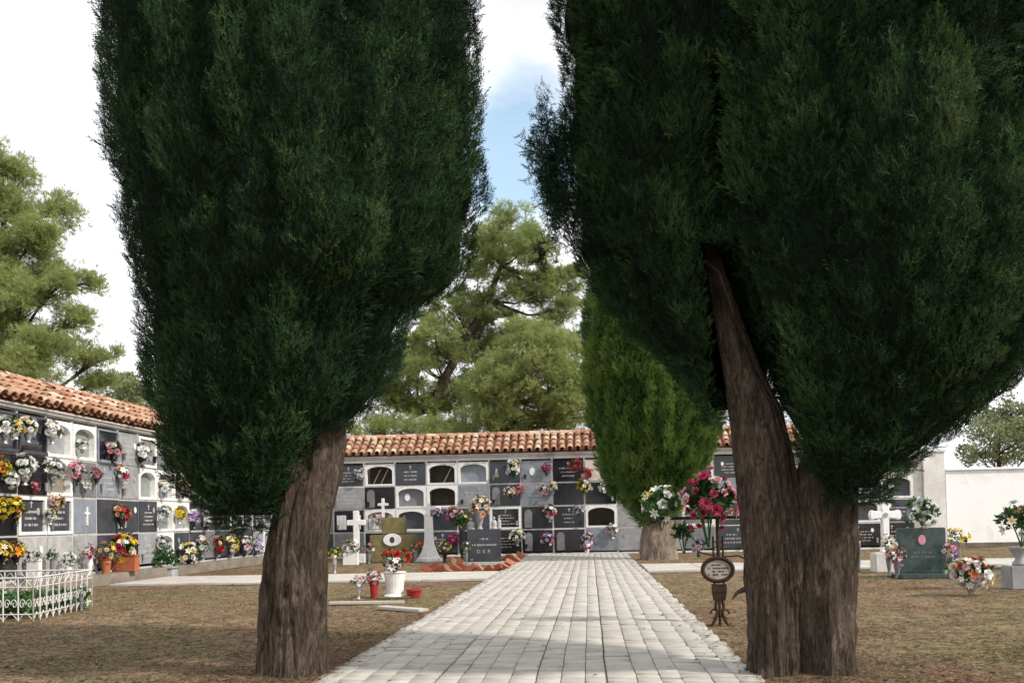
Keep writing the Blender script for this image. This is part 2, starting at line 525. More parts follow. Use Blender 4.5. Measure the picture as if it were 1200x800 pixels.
class Crown:
    """column of foliage: rings (z, cx, cy, rx, ry) with upright plume lobes"""
    def __init__(s, rings, nplume, rng, plume_h=0.9, plume_w=0.30, amp=0.22):
        r = np.array(sorted(rings))
        s.z, s.r = r[:, 0], r[:, 1:]
        s.rng = rng
        s.clump = 1.0
        z0, z1 = s.z[0], s.z[-1]
        s.pt = rng.uniform(-PI, PI, nplume)
        s.pz = rng.uniform(z0 - 0.2, z1, nplume)
        s.ph = plume_h * rng.uniform(0.6, 1.4, nplume)
        s.pw = plume_w * rng.uniform(0.65, 1.35, nplume)
        s.pa = amp * rng.uniform(0.35, 1.0, nplume)
        s.ptint = rng.normal(0, 0.16, nplume)

    def ring(s, z):
        return [np.interp(z, s.z, s.r[:, i]) for i in range(4)]

    def lobes(s, th, z, rr):
        best = np.full(len(th), -0.02); bi = np.zeros(len(th), int)
        for i in range(len(s.pt)):
            d = np.abs((th - s.pt[i] + PI) % (2 * PI) - PI) * rr / s.pw[i]
            dz = (z - s.pz[i]) / s.ph[i]
            dz = np.where(dz > 0, dz * 1.0, dz * 1.25)
            h = s.pa[i] * (1 - d * d - dz * dz)
            w = h > best
            best[w] = h[w]; bi[w] = i
        return best, bi

    def sample(s, n, L0, L1, out=0.35, inward=0.22, back=0.4, tint_mid=0.42, keep=None):
        rng = s.rng
        zz = np.linspace(s.z[0], s.z[-1], 200)
        w = np.interp(zz, s.z, s.r[:, 2]) + 0.12
        cdf = np.cumsum(w); cdf /= cdf[-1]
        z = np.interp(rng.random(n), cdf, zz)
        th = rng.uniform(-PI, PI, n)
        front = np.sin(th) < 0.25           # y towards the camera is negative
        sel = front | (rng.random(n) < back)
        z, th = z[sel], th[sel]
        cx, cy, rx, ry = s.ring(z)
        h, bi = s.lobes(th, z, 0.5 * (rx + ry))
        sc_ = s.clump
        pa = np.stack([cx + np.cos(th) * rx, cy + np.sin(th) * ry, z], 1)
        nz_ = np.array([mnoise.noise((a * 7.5 * sc_, b * 7.5 * sc_, c * 4.2 * sc_)) for a, b, c in pa.tolist()])
        n2_ = np.array([mnoise.noise((a * 17 * sc_ + 5, b * 17 * sc_, c * 10 * sc_)) for a, b, c in pa.tolist()])
        h = h + (0.075 * nz_ + 0.035 * n2_) / sc_
        depth = rng.random(len(z)) ** 2.2 * inward
        k = np.minimum(h - depth, 10)
        nx, ny = np.cos(th), np.sin(th)
        P = np.stack([cx + nx * np.maximum(rx + k, 0.02), cy + ny * np.maximum(ry + k, 0.02), z], 1)
        dth = (th - s.pt[bi] + PI) % (2 * PI) - PI
        D = np.stack([nx * out - ny * dth * 0.9, ny * out + nx * dth * 0.9, np.full(len(z), 0.85)], 1) + rng.normal(0, 0.36, (len(z), 3))
        # hanging fringe at the bottom: point outward and down a little
        lo = np.clip(1 - (z - s.z[0]) / 0.5, 0, 1)
        D[:, 2] -= lo * 0.75
        L = rng.uniform(L0, L1, len(z))
        t = np.clip(tint_mid + s.ptint[bi] + 0.34 * nz_ + 0.26 * n2_ + rng.normal(0, 0.12, len(z)) + (rng.random(len(z)) < 0.04) * 0.35, 0, 1)
        if keep is not None:
            kk = keep(P)
            P, D, L, t = P[kk], D[kk], L[kk], t[kk]
        return P, D, L, t

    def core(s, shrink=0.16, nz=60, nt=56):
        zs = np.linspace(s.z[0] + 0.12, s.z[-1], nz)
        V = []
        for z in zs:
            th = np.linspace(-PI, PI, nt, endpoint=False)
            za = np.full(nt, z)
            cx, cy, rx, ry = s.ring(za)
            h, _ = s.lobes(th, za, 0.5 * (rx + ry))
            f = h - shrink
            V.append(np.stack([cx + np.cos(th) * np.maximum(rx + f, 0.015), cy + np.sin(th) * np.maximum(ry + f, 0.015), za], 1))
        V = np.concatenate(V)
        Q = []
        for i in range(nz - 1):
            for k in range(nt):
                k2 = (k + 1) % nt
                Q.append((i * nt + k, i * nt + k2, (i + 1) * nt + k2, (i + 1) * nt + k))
        return V, np.array(Q)


def rings_px(rows, Y, ry_k=1.0, dy=0.0, extra_top=None, inset=0.0):
    out = []
    for (py, x0, x1) in rows:
        a, b = onY(x0, py, Y), onY(x1, py, Y)
        rx = max(0.04, (b.x - a.x) / 2 - inset)
        out.append((0.5 * (a.z + b.z), 0.5 * (a.x + b.x), Y + dy, rx, rx * ry_k))
    if extra_top:
        z, cx, cy, rx, ry = max(out)
        for (dz, k) in extra_top:
            out.append((z + dz, cx, cy, rx * k, ry * k))
    return out


def bark_tube(pts, rad, seg=64, ridge=0.10, freq=4.0, flute=0.0, rings=70, seed=0.0, flare=0.0):
    """trunk surface: pts (x,y,z) and radii, densely ringed, with fibrous grooves"""
    P = np.array(pts, float)
    t = np.linspace(0, 1, len(P))
    tt = np.linspace(0, 1, rings)
    # smooth the axis
    ax = np.stack([np.interp(tt, t, P[:, i]) for i in range(3)], 1)
    for _ in range(6):
        ax[1:-1] = 0.5 * ax[1:-1] + 0.25 * (ax[:-2] + ax[2:])
    rr = np.interp(tt, t, rad)
    V = []
    kr = random.Random(int(seed * 7) + 3)
    knots = [(kr.uniform(-2.9, -0.3), kr.uniform(ax[0, 2] + .2, ax[0, 2] + 2.2), kr.uniform(.05, .10), kr.uniform(.5, 1.0)) for _ in range(9)] if seg > 100 else []
    for i in range(rings):
        for k in range(seg):
            a = 2 * PI * k / seg
            ca, sa = math.cos(a), math.sin(a)
            z = ax[i, 2]
            tw = z * 0.25
            n1 = mnoise.noise(Vector((math.cos(a + tw) * freq, math.sin(a + tw) * freq, z * 0.9 + seed)))
            n2 = mnoise.noise(Vector((ca * freq * 3.2, sa * freq * 3.2, z * 2.2 + seed + 9)))
            n3 = mnoise.noise(Vector((ca * 1.2, sa * 1.2, z * 1.3 + seed + 31)))
            rid = 1 - 2 * abs(n1)
            f = 1 + ridge * (rid - 0.5) * 0.9 + ridge * 0.45 * n2 + 0.17 * n3 + flute * math.cos(3 * a + seed)
            fl = flare * max(0.0, 1 - (z - ax[0, 2]) / 0.45) ** 2 * (1 + 0.6 * math.cos(5 * a + seed))
            r = rr[i] * f + fl
            for (ka, kz, ks, kk) in knots:
                da = (a - ka + PI) % (2 * PI) - PI
                q = ((da * rr[i]) ** 2 + ((z - kz) * .6) ** 2) / (ks * ks)
                if q < 6:
                    r += kk * ks * (0.42 * math.exp(-q * .7) - 0.62 * math.exp(-q * 4.5))
            V.append((ax[i, 0] + ca * r, ax[i, 1] + sa * r, z))
    Q = []
    for i in range(rings - 1):
        for k in range(seg):
            k2 = (k + 1) % seg
            Q.append((i * seg + k, i * seg + k2, (i + 1) * seg + k2, (i + 1) * seg + k))
    return np.array(V), np.array(Q)


def np_obj(name, V, Q, mat, parent, tint=None, smooth=False):
    off = np.array(world_of(parent)) if parent is not None else 0
    return link_mesh(name, np_mesh(name, V - off, Q, tint, smooth), mat, parent)


# ================================================================== SETTING
# ground sheet
TRUNKS = [tuple(ground(344, 793))[:2], tuple(ground(940, 793))[:2], tuple(ground(772, 656))[:2]]


def gh(x, y):
    """small relief of the bare earth"""
    h = 0.016 * mnoise.noise((x * 0.8, y * 0.8, 1.0)) + 0.010 * mnoise.noise((x * 2.7, y * 2.7, 4.0)) + 0.006 * mnoise.noise((x * 8, y * 8, 7.0))
    for tx, ty in TRUNKS:
        d2 = (x - tx) ** 2 + (y - ty) ** 2
        if d2 < 4:
            h += 0.05 * math.exp(-d2 / 0.45)
    return h


gx = np.concatenate([[-500, -120, -40], np.arange(-17, 17.01, 0.16), [40, 120, 500]])
gy = np.concatenate([[-60, -10], np.arange(4, 36.01, 0.16), [50, 120, 400, 900]])
gv, gq = [], []
for yy in gy:
    for xx in gx:
        inside = -17 < xx < 17 and 4 < yy < 36
        gv.append((xx, yy, gh(xx, yy) if inside else 0.0))
nx_ = len(gx)
for j in range(len(gy) - 1):
    for i in range(nx_ - 1):
        gq.append((j * nx_ + i, j * nx_ + i + 1, (j + 1) * nx_ + i + 1, (j + 1) * nx_ + i))
tag(np_obj('ground', np.array(gv), np.array(gq), M['earth'], None, None, True), kind='structure')

# central path of small square pavers; every paver is a bevelled block of the one path mesh
PX0, PX1 = ground(372, 800).x + 0.02, ground(897, 800).x - 0.02
PY0, PY1 = 3.0, 34.4
pb_v, pb_q, pb_t = [], [], []
ncol = 18
pw = (PX1 - PX0) / ncol
nrow = int((PY1 - PY0) / pw)
rp = np.random.default_rng(5)
jit = rp.normal(0, 0.006, ncol + 1)
gapw = np.abs(rp.normal(0.002, 0.0022, ncol + 1)) + 0.0018
gapw[[5, 9, 12]] += 0.004
drift = np.cumsum(rp.normal(0, 0.0016, (nrow + 1, ncol + 1)), axis=0)
drift -= np.linspace(0, 1, nrow + 1)[:, None] * drift[-1]
for i in range(nrow):
    wave = 0.004 * math.sin(i * 0.21) + 0.003 * math.sin(i * 0.083 + 1)
    for j in range(ncol):
        if i == 0 and j == 0:
            pass
        x0 = PX0 + j * pw + jit[j] + gapw[j] + drift[i, j]
        x1 = PX0 + (j + 1) * pw + jit[j + 1] - gapw[j + 1] + drift[i, j + 1]
        if j == 0:
            x0 += rp.uniform(-0.012, 0.03)
        if j == ncol - 1:
            x1 += rp.uniform(-0.03, 0.012)
        y0 = PY0 + i * pw + rp.uniform(0.0005, 0.003)
        y1 = PY0 + (i + 1) * pw - rp.uniform(0.0005, 0.003)
        zt = 0.050 + wave + rp.normal(0, 0.0016)
        tx, ty = rp.normal(0, 0.004, 2)
        b = 0.0035
        k = len(pb_v)
        for (xx, yy, zz) in ((x0, y0, 0.0), (x1, y0, 0.0), (x1, y1, 0.0), (x0, y1, 0.0),
                             (x0, y0, zt - b), (x1, y0, zt - b), (x1, y1, zt - b), (x0, y1, zt - b),
                             (x0 + b, y0 + b, zt), (x1 - b, y0 + b, zt), (x1 - b, y1 - b, zt), (x0 + b, y1 - b, zt)):
            if zz > 0.01:
                zz += tx * (xx - x0) / pw + ty * (yy - y0) / pw
            pb_v.append((xx, yy, zz))
        tt = min(1, max(0, rp.normal(0.5, 0.13) - (0.25 if rp.random() < 0.04 else 0)))
        pb_t += [tt] * 12
        for a in range(4):
            c2 = (a + 1) % 4
            pb_q.append((k + a, k + c2, k + 4 + c2, k + 4 + a))
            pb_q.append((k + 4 + a, k + 4 + c2, k + 8 + c2, k + 8 + a))
        pb_q.append((k + 8, k + 9, k + 10, k + 11))
o = np_obj('path', np.array(pb_v), np.array(pb_q), M['paver'], None, np.array(pb_t))
tag(o, kind='structure')
jb = MB()
jb.add([(PX0 + 0.01, PY0, 0.036), (PX1 - 0.01, PY0, 0.036), (PX1 - 0.01, PY1, 0.036), (PX0 + 0.01, PY1, 0.036)], [(0, 1, 2, 3)])
tag(jb.build('path_bed', M['joint']), kind='structure')
# pale kerb slab that closes the far end
kb = MB(); kb.box((PX0 - 0.05, PY1 + 0.01, 0), (PX1 + 0.05, PY1 + 0.4, 0.06))
tag(kb.build('path_end_kerb', M['concrete'], bevel=0.012), kind='structure')


def walkway(name, x0, x1, y0, y1, h):
    mb = MB()
    n = max(1, int(abs(x1 - x0) / 1.3))
    for i in range(n):
        a = x0 + (x1 - x0) * i / n + 0.006
        b = x0 + (x1 - x0) * (i + 1) / n - 0.006
        mb.box((a, y0 + random.uniform(-.015, .015), 0), (b, y1 + random.uniform(-.02, .02), h + random.uniform(-.004, .004)))
    tag(mb.build(name, M['concrete'], bevel=0.012), kind='structure')


LW = -11.0           # face of the side niche wall (x)
BW = 35.5            # face of the far niche wall (y)
walkway('side_walkway', LW + 0.62, PX0 - 0.03, 20.5, 23.5, 0.055)
walkway('cross_walkway', PX1 + 0.03, 30, 22.6, 26.0, 0.055)

# ================================================================== NICHE WALLS
def arch_plate(mb, u0, u1, z0, z1, m_side, m_bot, spring, v0, v1, rise=None, flat=False):
    """rectangular plate with an arched opening, from depth v0 (front) to v1 (back)"""
    iu0, iu1, iz0 = u0 + m_side, u1 - m_side, z0 + m_bot
    top = z1 - m_side
    nA = 12
    if rise is None:
        rise = (top - iz0) * 0.28
    inner = [(iu0, iz0), (iu0, top - rise)]
    for i in range(1, nA):
        a = PI - PI * i / nA
        inner.append(((iu0 + iu1) / 2 + math.cos(a) * (iu1 - iu0) / 2, top - rise + math.sin(a) * rise))
    inner += [(iu1, top - rise), (iu1, iz0)]
    outer = []
    n = len(inner)
    for i, (u, z) in enumerate(inner):
        if i == 0: outer.append((u0, z0))
        elif i == n - 1: outer.append((u1, z0))
        elif i == 1: outer.append((u0, z))
        elif i == n - 2: outer.append((u1, z))
        else:
            outer.append((u0 + (u1 - u0) * (i - 1) / (n - 3), z1))
    outer[2] = (u0, z1); outer[n - 3] = (u1, z1)
    vs = [(u, v0, z) for u, z in outer] + [(u, v0, z) for u, z in inner] + [(u, v1, z) for u, z in inner] + [(u, v1, z) for u, z in outer]
    fs = []
    for i in range(n):
        j = (i + 1) % n
        fs.append((i, j, n + j, n + i))
        fs.append((n + i, n + j, 2 * n + j, 2 * n + i))
        fs.append((3 * n + i, 3 * n + j, j, i))
    mb.add(vs, fs)
    return inner


def marks(mb, u0, u1, z0, z1, v, rows, rng, cap=0.0):
    """rows of small letter-like strokes, worn past reading"""
    hh = (z1 - z0) / max(rows, 1)
    for r in range(rows):
        zc = z1 - (r + 0.5) * hh
        L = (u1 - u0) * rng.uniform(0.45, 0.95)
        a = (u0 + u1) / 2 - L / 2
        x = a
        while x < a + L:
            w = rng.uniform(0.010, 0.028)
            h = hh * rng.uniform(0.28, 0.42)
            mb.box((x, v - 0.004, zc - h / 2), (x + w, v, zc + h / 2))
            x += w + (0.010 if rng.random() > 0.2 else 0.04)


def niche_building(name, label, T, base, ncols, pitch, z0, rowh, depth, u_end0, u_end1, eave_z, table, plinth_mat, ridge_rise, ridge_depth, rng, ledge=None):
    """T maps (along, inward, up) to the world. table[(row, col)] = style"""
    root = empty(name, base, label, 'niche wall')
    ztop = z0 + 4 * rowh
    L = ncols * pitch
    w = MB(T)
    pt = 0.035                      # half thickness of the partitions
    # back and side masses
    w.box((u_end0, 0.95, 0), (u_end1, depth, eave_z))
    w.box((u_end0, 0.0, 0), (u_end1, 0.95, z0 - pt))
    w.box((u_end0, 0.0, ztop + pt), (u_end1, 0.95, eave_z - 0.06))
    if u_end0 < -0.01:
        w.box((u_end0, 0.0, z0 - pt), (-pt, 0.95, ztop + pt))
    if u_end1 > L + 0.01:
        w.box((L + pt, 0.0, z0 - pt), (u_end1, 0.95, ztop + pt))
    for c in range(ncols + 1):
        u = c * pitch
        w.box((u - pt, 0.0, z0 - pt), (u + pt, 0.95, ztop + pt))
    for c in range(ncols):
        for r in range(1, 4):
            w.box((c * pitch + pt, 0.0, z0 + r * rowh - pt), ((c + 1) * pitch - pt, 0.95, z0 + r * rowh + pt))
    w.build('wall', M['plaster_grey'] if ledge else M['plaster'], root)
    # moulded strip under the eaves
    e = MB(T)
    e.box((u_end0 - 0.02, -0.07, eave_z - 0.057), (u_end1 + 0.02, 0.25, eave_z + 0.0))
    e.box((u_end0 - 0.04, -0.13, eave_z + 0.002), (u_end1 + 0.04, 0.25, eave_z + 0.035))
    e.build('cornice', M['plaster'], root, bevel=0.008)
    if ledge:
        lb = MB(T)
        lb.box((u_end0, -ledge[0], 0), (u_end1, -0.002, ledge[1]))
        lb.build('plinth', M['stone_brown'], root, bevel=0.015)
    # ---- roof of barrel tiles
    rf = MB(T)
    pit, ln = 0.29, 0.46
    v_front = -0.19
    zr0, zr1 = eave_z + 0.045, eave_z + ridge_rise
    run = ridge_depth - v_front
    slope = math.atan2(zr1 - zr0, run)
    slen = run / math.cos(slope)
    nr = int(math.ceil(slen / (ln * 0.84)))
    step = slen / nr
    dv, dz = math.cos(slope), math.sin(slope)
    nv, nz = -math.sin(slope), math.cos(slope)          # roof normal (inward, up)

    def tile(uc, s0, lift, up, tint):
        SEG = 6
        rots = rng.uniform(-0.02, 0.02)
        vs = []
        for (s, rad, lf) in ((s0, 0.115, lift + 0.028), (s0 + step * 1.17, 0.092, lift)):
            for thick in (0, 1):
                for k in range(SEG + 1):
                    a = PI * k / SEG
                    rr = rad - 0.018 * thick
                    du = math.cos(a) * rr + rots * (s - s0)
                    h = lf + (math.sin(a) * rr * 0.85 if up else (0.085 - math.sin(a) * rr * 0.75) - 0.02 * thick)
                    vs.append((uc + du, v_front + s * dv + h * nv, zr0 + s * dz + h * nz))
        n1 = SEG + 1
        fs = []
        for k in range(SEG):
            fs.append((k, k + 1, 2 * n1 + k + 1, 2 * n1 + k))
            fs.append((n1 + k, 3 * n1 + k, 3 * n1 + k + 1, n1 + k + 1))
            fs.append((k, n1 + k, n1 + k + 1, k + 1))
        fs.append((0, 2 * n1, 3 * n1, n1)); fs.append((SEG, n1 + SEG, 3 * n1 + SEG, 2 * n1 + SEG))
        rf.add(vs, fs, tint)
    ncl = int((u_end1 - u_end0) / pit)
    for c in range(ncl + 1):
        uc = u_end0 + c * (u_end1 - u_end0) / ncl
        for r in range(nr):
            tint = min(1, max(0, rng.normalvariate(0.55, 0.24)))
            tile(uc + rng.uniform(-.02, .02), r * step + rng.uniform(-.035, .03), 0.075 + rng.uniform(-.008, .016), True, tint)
            if c < ncl:
                tile(uc + pit / 2 + rng.uniform(-.01, .01), r * step + 0.02 + rng.uniform(-.02, .02), 0.0, False, min(1, max(0, rng.normalvariate(0.3, 0.2))))
    # ridge row
    nrid = int((u_end1 - u_end0) / 0.38)
    for c in range(nrid):
        a0 = u_end0 + c * (u_end1 - u_end0) / nrid
        a1 = a0 + (u_end1 - u_end0) / nrid * 1.1
        vs, SEG = [], 6
        for (u, rad) in ((a0, 0.13), (a1, 0.11)):
            for k in range(SEG + 1):
                an = PI * k / SEG
                vs.append((u, ridge_depth + math.cos(an) * rad, zr1 + 0.06 + math.sin(an) * rad))
        rf.add(vs, [(k, k + 1, SEG + 2 + k, SEG + 1 + k) for k in range(SEG)], min(1, max(0, rng.normalvariate(0.6, 0.2))))
    # far slope and closing under-slab
    rf.add([(u_end0, v_front + 0.06, eave_z + 0.037), (u_end1, v_front + 0.06, eave_z + 0.037), (u_end1, ridge_depth, zr1 - 0.01), (u_end0, ridge_depth, zr1 - 0.01)], [(0, 1, 2, 3)], 0.3)
    rf.add([(u_end0, ridge_depth + 0.01, zr1 + 0.05), (u_end1, ridge_depth + 0.01, zr1 + 0.05), (u_end1, ridge_depth * 2 + 0.2, eave_z + 0.05), (u_end0, ridge_depth * 2 + 0.2, eave_z + 0.05)], [(0, 1, 2, 3)], 0.3)
    for u in (u_end0 + 0.03, u_end1 - 0.03):
        rf.add([(u, 0, eave_z + 0.036), (u, ridge_depth, zr1 - 0.01), (u, ridge_depth * 2 - 0.05, eave_z + 0.036)], [(0, 1, 2)], 0.3)
    rf.build('roof', M['tile'], root)
    # ---- the niches
    for r in range(4):                 # 0 = top row
        for c in range(ncols):
            st = table.get((r, c))
            if st is None:
                st = rng.choice(['slab:slate:t', 'slab:grey:t', 'arch:lgrey', 'slab:black:t', 'slab:lgrey', 'frame:slate:t', 'arch:grey'])
            f = st.split(':')
            kind, colr = f[0], (f[1] if len(f) > 1 else 'grey')
            opt = f[2] if len(f) > 2 else ''
            u0, u1 = c * pitch + pt + 0.002, (c + 1) * pitch - pt - 0.002
            za, zb = z0 + (3 - r) * rowh + pt + 0.002, z0 + (4 - r) * rowh - pt - 0.002
            fr = MB(T)
            sl = MB(T)
            sv = 0.0
            if kind == 'slab':
                sv = -0.012 - rng.uniform(0, 0.02)
                fr.box((u0, 0.03, za), (u1, 0.09, zb))
                e_ = rng.uniform(0.0, 0.02)
                sl.box((u0 - 0.022 + e_, sv, za - 0.022 + e_), (u1 + 0.022 - e_, 0.028, zb + 0.022 - e_))
                fmat = M['plaster']
            elif kind == 'frame':
                fr.box((u0 - 0.02, -0.03, za - 0.02), (u0 + 0.06, 0.06, zb + 0.02))
                fr.box((u1 - 0.06, -0.03, za - 0.02), (u1 + 0.02, 0.06, zb + 0.02))
                fr.box((u0 + 0.061, -0.028, zb - 0.05), (u1 - 0.061, 0.06, zb + 0.018))
                fr.box((u0 + 0.061, -0.028, za - 0.018), (u1 - 0.061, 0.06, za + 0.05))
                sl.box((u0 + 0.05, 0.02, za + 0.04), (u1 - 0.05, 0.05, zb - 0.04))
                sv = 0.02
                fmat = M['frame_white']
            elif kind in ('arch', 'open'):
                arch_plate(fr, u0 - 0.02, u1 + 0.02, za - 0.02, zb + 0.02, 0.085, 0.07, 0, -0.018, 0.16)
                fmat = M['frame_white']
                if kind == 'arch':
                    sl.box((u0 + 0.03, 0.12, za + 0.03), (u1 - 0.03, 0.15, zb - 0.03))
                    sv = 0.12
            elif kind == 'glass':
                fr.box((u0 - 0.02, -0.04, za - 0.02), (u0 + 0.035, 0.05, zb + 0.02))
                fr.box((u1 - 0.035, -0.04, za - 0.02), (u1 + 0.02, 0.05, zb + 0.02))
                fr.box((u0 + 0.036, -0.038, zb - 0.03), (u1 - 0.036, 0.05, zb + 0.018))
                fr.box((u0 + 0.036, -0.09, za - 0.03), (u1 - 0.036, 0.05, za + 0.04))
                sl.box((u0 + 0.03, 0.0, za + 0.03), (u1 - 0.03, 0.012, zb - 0.025))
                fmat = M['stone_' + colr]
            nich = fr.build('niche_frame', fmat, root, bevel=0.004)
            if kind == 'open':
                ins = MB(T)
                ins.box((u0, 0.90, za), (u1, 0.945, zb))
                ins.box((u0, 0.162, za), (u1, 0.899, za + 0.02))
                ins.build('back_panel', M['inside'], nich)
                if opt == 'w':
                    wd = MB(T)
                    for q in range(2 if colr == 'two' else 1):
                        a = u0 + (u1 - u0) * (0.22 + 0.26 * q + (0.3 if colr != 'two' else 0))
                        b = a + 0.30
                        wd.tube([(a, 0.30, za + 0.05), (b, 0.22, zb - 0.16)], 0.018, 6)
                    wd.build('loose_batten', M['wood'], nich)
                continue
            mat = M['glass'] if kind == 'glass' else M['stone_' + colr]
            slab = sl.build('door' if kind == 'glass' else 'slab', mat, nich, bevel=0.004)
            if opt in ('t', 'tw') or (opt == '' and kind == 'slab' and rng.random() < 0.6):
                ik = MB(T)
                marks(ik, u0 + 0.16, u1 - 0.16, za + 0.12, zb - 0.22, sv, 3 if rng.random() < .6 else 4, rng)
                uc = u0 + (u1 - u0) * rng.choice((0.3, 0.5, 0.7))
                ik.box((uc - 0.012, sv - 0.008, zb - 0.20), (uc + 0.012, sv, zb - 0.06))
                ik.box((uc - 0.045, sv - 0.0075, zb - 0.115), (uc + 0.045, sv - 0.0005, zb - 0.092))
                ik.build('inscription', M['ink'], nich)
            if kind in ('slab', 'frame', 'arch') and opt != 'p' and rng.random() < 0.55:
                zc = zb - 0.20 - rng.uniform(0, .08)
                uc = u0 + (u1 - u0) * rng.choice((0.2, 0.25, 0.75, 0.8))
                ik = MB(T)
                ik.prism([(uc + 0.055 * math.cos(a), zc + 0.075 * math.sin(a)) for a in np.linspace(0, 2 * PI, 18, endpoint=False)], sv - 0.015, sv - 0.0005)
                ik.build('portrait', M[rng.choice(('enamel', 'stone_lgrey', 'frame_white'))], nich, bevel=0.003)
            if kind in ('slab', 'frame') and rng.random() < 0.5:
                uc = u0 + (u1 - u0) * rng.choice((0.12, 0.88))
                ik = MB(T)
                ik.lathe([(.03, 0), (.034, .05), (.045, .14), (.055, .17), (.045, .17)], (uc, sv - 0.06, za + rng.uniform(.05, .12)), 10)
                ik.build('vase_holder', M[rng.choice(('silver', 'stone_black', 'stone_grey'))], nich)
            if opt == 'x':           # pale crucifix
                ik = MB(T)
                uc = (u0 + u1) / 2 + 0.05
                ik.box((uc - 0.02, sv - 0.03, za + 0.16), (uc + 0.02, sv, zb - 0.16))
                ik.box((uc - 0.10, sv - 0.028, zb - 0.32), (uc + 0.10, sv - 0.001, zb - 0.28))
                ik.build('crucifix', M['frame_white'], nich)
            if opt == 'm':           # oval medallion
                ik = MB(T)
                uc, zc = (u0 + u1) / 2 - 0.15, (za + zb) / 2
                ik.prism([(uc + 0.10 * math.cos(a), zc + 0.14 * math.sin(a)) for a in np.linspace(0, 2 * PI, 20, endpoint=False)], sv - 0.02, sv - 0.0)
                ik.build('medallion', M['frame_white'], nich, bevel=0.004)
            if opt == 'f':           # little relief figure
                ik = MB(T)
                uc = u0 + 0.25
                ik.prism([(uc - .09, za + .2), (uc + .09, za + .2), (uc + .05, za + .4), (uc + .03, za + .52), (uc - .03, za + .52), (uc - .05, za + .4)], sv - 0.03, sv)
                ik.build('relief_figure', M['enamel'], nich, bevel=0.006)
            if opt == 'p':           # two dark panels with a round-topped grey tablet
                ik = MB(T)
                uc = u0 + 0.22
                pts = [(uc - .14, za + .02), (uc + .14, za + .02), (uc + .14, zb - .22)] + [(uc + .14 * math.cos(a), zb - .22 + .14 * math.sin(a)) for a in np.linspace(0.3, PI - 0.3, 8)] + [(uc - .14, zb - .22)]
                ik.prism(pts, sv - 0.05, sv)
                ik.build('tablet', M['stone_grey'], nich, bevel=0.006)
            if opt == 'c':           # pale curtains behind
                ik = MB(T)
                for q in range(7):
                    a = u0 + 0.12 + q * 0.05
                    ik.tube([(a, sv - .015, za + .08), (a - 0.01, sv - .015, zb - .16)], 0.022, 6)
                    a = u1 - 0.12 - q * 0.02
                    ik.tube([(a, sv - .015, za + .08), (a + 0.01, sv - .015, zb - .16)], 0.014, 6)
                ik.build('curtain', M['frame_white'], nich)
    return root


# --- side wall (faces +x)
rl = random.Random(21)
yd = onX(85, 590, LW).y
pl = 1.02
Y0L = yd - 6 * pl                      # first divider; visible column k of the notes is index k + 3
nL = int((BW - 0.06 - Y0L) / pl)


def TL(u, v, z):
    return (LW - v, Y0L + u, z)


rows = {
    0: ['glass:slate', 'glass:slate', 'arch:lgrey', 'arch:green', 'glass:blue', 'slab:lgrey:t', 'frame:grey:t', 'slab:grey', 'arch:grey', 'arch:lgrey'],
    1: ['slab:black:n', 'slab:black:n', 'arch:brown', 'slab:grey:n', 'slab:blue:t', 'slab:lgrey:n', 'arch:green', 'arch:grey', 'arch:grey', 'slab:cream:n', 'arch:grey'],
    2: ['slab:black:n', 'frame:slate:t', 'frame:slate:t', 'slab:blue:x', 'slab:slate:n', 'slab:slate:n', 'slab:slate:t', 'arch:grey', 'arch:lgrey', 'slab:slate:n', 'slab:slate:n', 'slab:slate:n'],
    3: ['slab:black:n', 'slab:marble:t', 'slab:marble:n', 'slab:lgrey:t', 'slab:slate:n', 'slab:black:t', 'slab:lgrey:t', 'arch:grey', 'slab:slate:n', 'slab:slate:n', 'slab:grey:n', 'slab:slate:n', 'slab:black:n', 'slab:slate:n'],
}
tab = {(r, k + 3): s for r in rows for k, s in enumerate(rows[r])}
niche_building('niche_wall', 'long tile-roofed burial niche wall running along the side, behind the white railing', TL, (LW, Y0L, 0), nL, pl, 0.34, 0.80, 1.7, -0.25, nL * pl + 0.05, 3.66, tab, 'concrete', 0.70, 0.95, rl, ledge=(0.40, 0.26))

# --- far wall (faces the camera)
rb = random.Random(33)
xd = onY(427, 590, BW).x
xe = onY(1071, 590, BW).x
pbk = (xe - xd) / 17
X0B = xd - 3 * pbk


def TB(u, v, z):
    return (X0B + u, BW + v, z)


# columns: b0 is index 2, b1 index 3 ...
rows = {
    0: ['slab:slate:t', 'open:two:w', 'slab:slate:t', 'open:one:w', 'arch:blue', 'slab:slate:f', 'slab:blue:m', 'slab:black:t', 'slab:cream:n', 'slab:grey', 'slab:slate:t', 'arch:grey', 'slab:black:t', 'slab:slate:t', 'slab:slate:t', 'slab:grey:t', 'arch:grey', 'arch:grey'],
    1: ['slab:lgrey:t', 'slab:black:p', 'arch:grey:m', 'open', 'slab:blue:t', 'slab:black:p', 'slab:blue:t', 'slab:black:n', 'slab:black:n', 'slab:lgrey', 'slab:grey', 'slab:slate:t', 'slab:blue:n', 'slab:blue:n', 'slab:grey:t', 'arch:grey', 'slab:slate', 'arch:slate:m'],
    2: ['slab:black:c', 'arch:brown:c', 'arch:slate', 'slab:slate:n', 'slab:slate:n', 'frame:black:t', 'slab:black:p', 'slab:black:t', 'open', 'slab:lgrey', 'slab:grey', 'arch:grey', 'slab:slate:t', 'slab:grey:t', 'slab:black', 'slab:black', 'arch:slate', 'slab:slate:t'],
    3: ['slab:grey', 'slab:black:n', 'slab:slate:n', 'slab:slate:t', 'slab:black:n', 'slab:black:t', 'slab:black:p', 'slab:black:p', 'slab:blue:n', 'slab:lgrey:n', 'slab:lgrey', 'slab:grey', 'slab:slate', 'slab:grey:t', 'slab:grey', 'slab:black', 'slab:black:t', 'slab:black:t'],
}
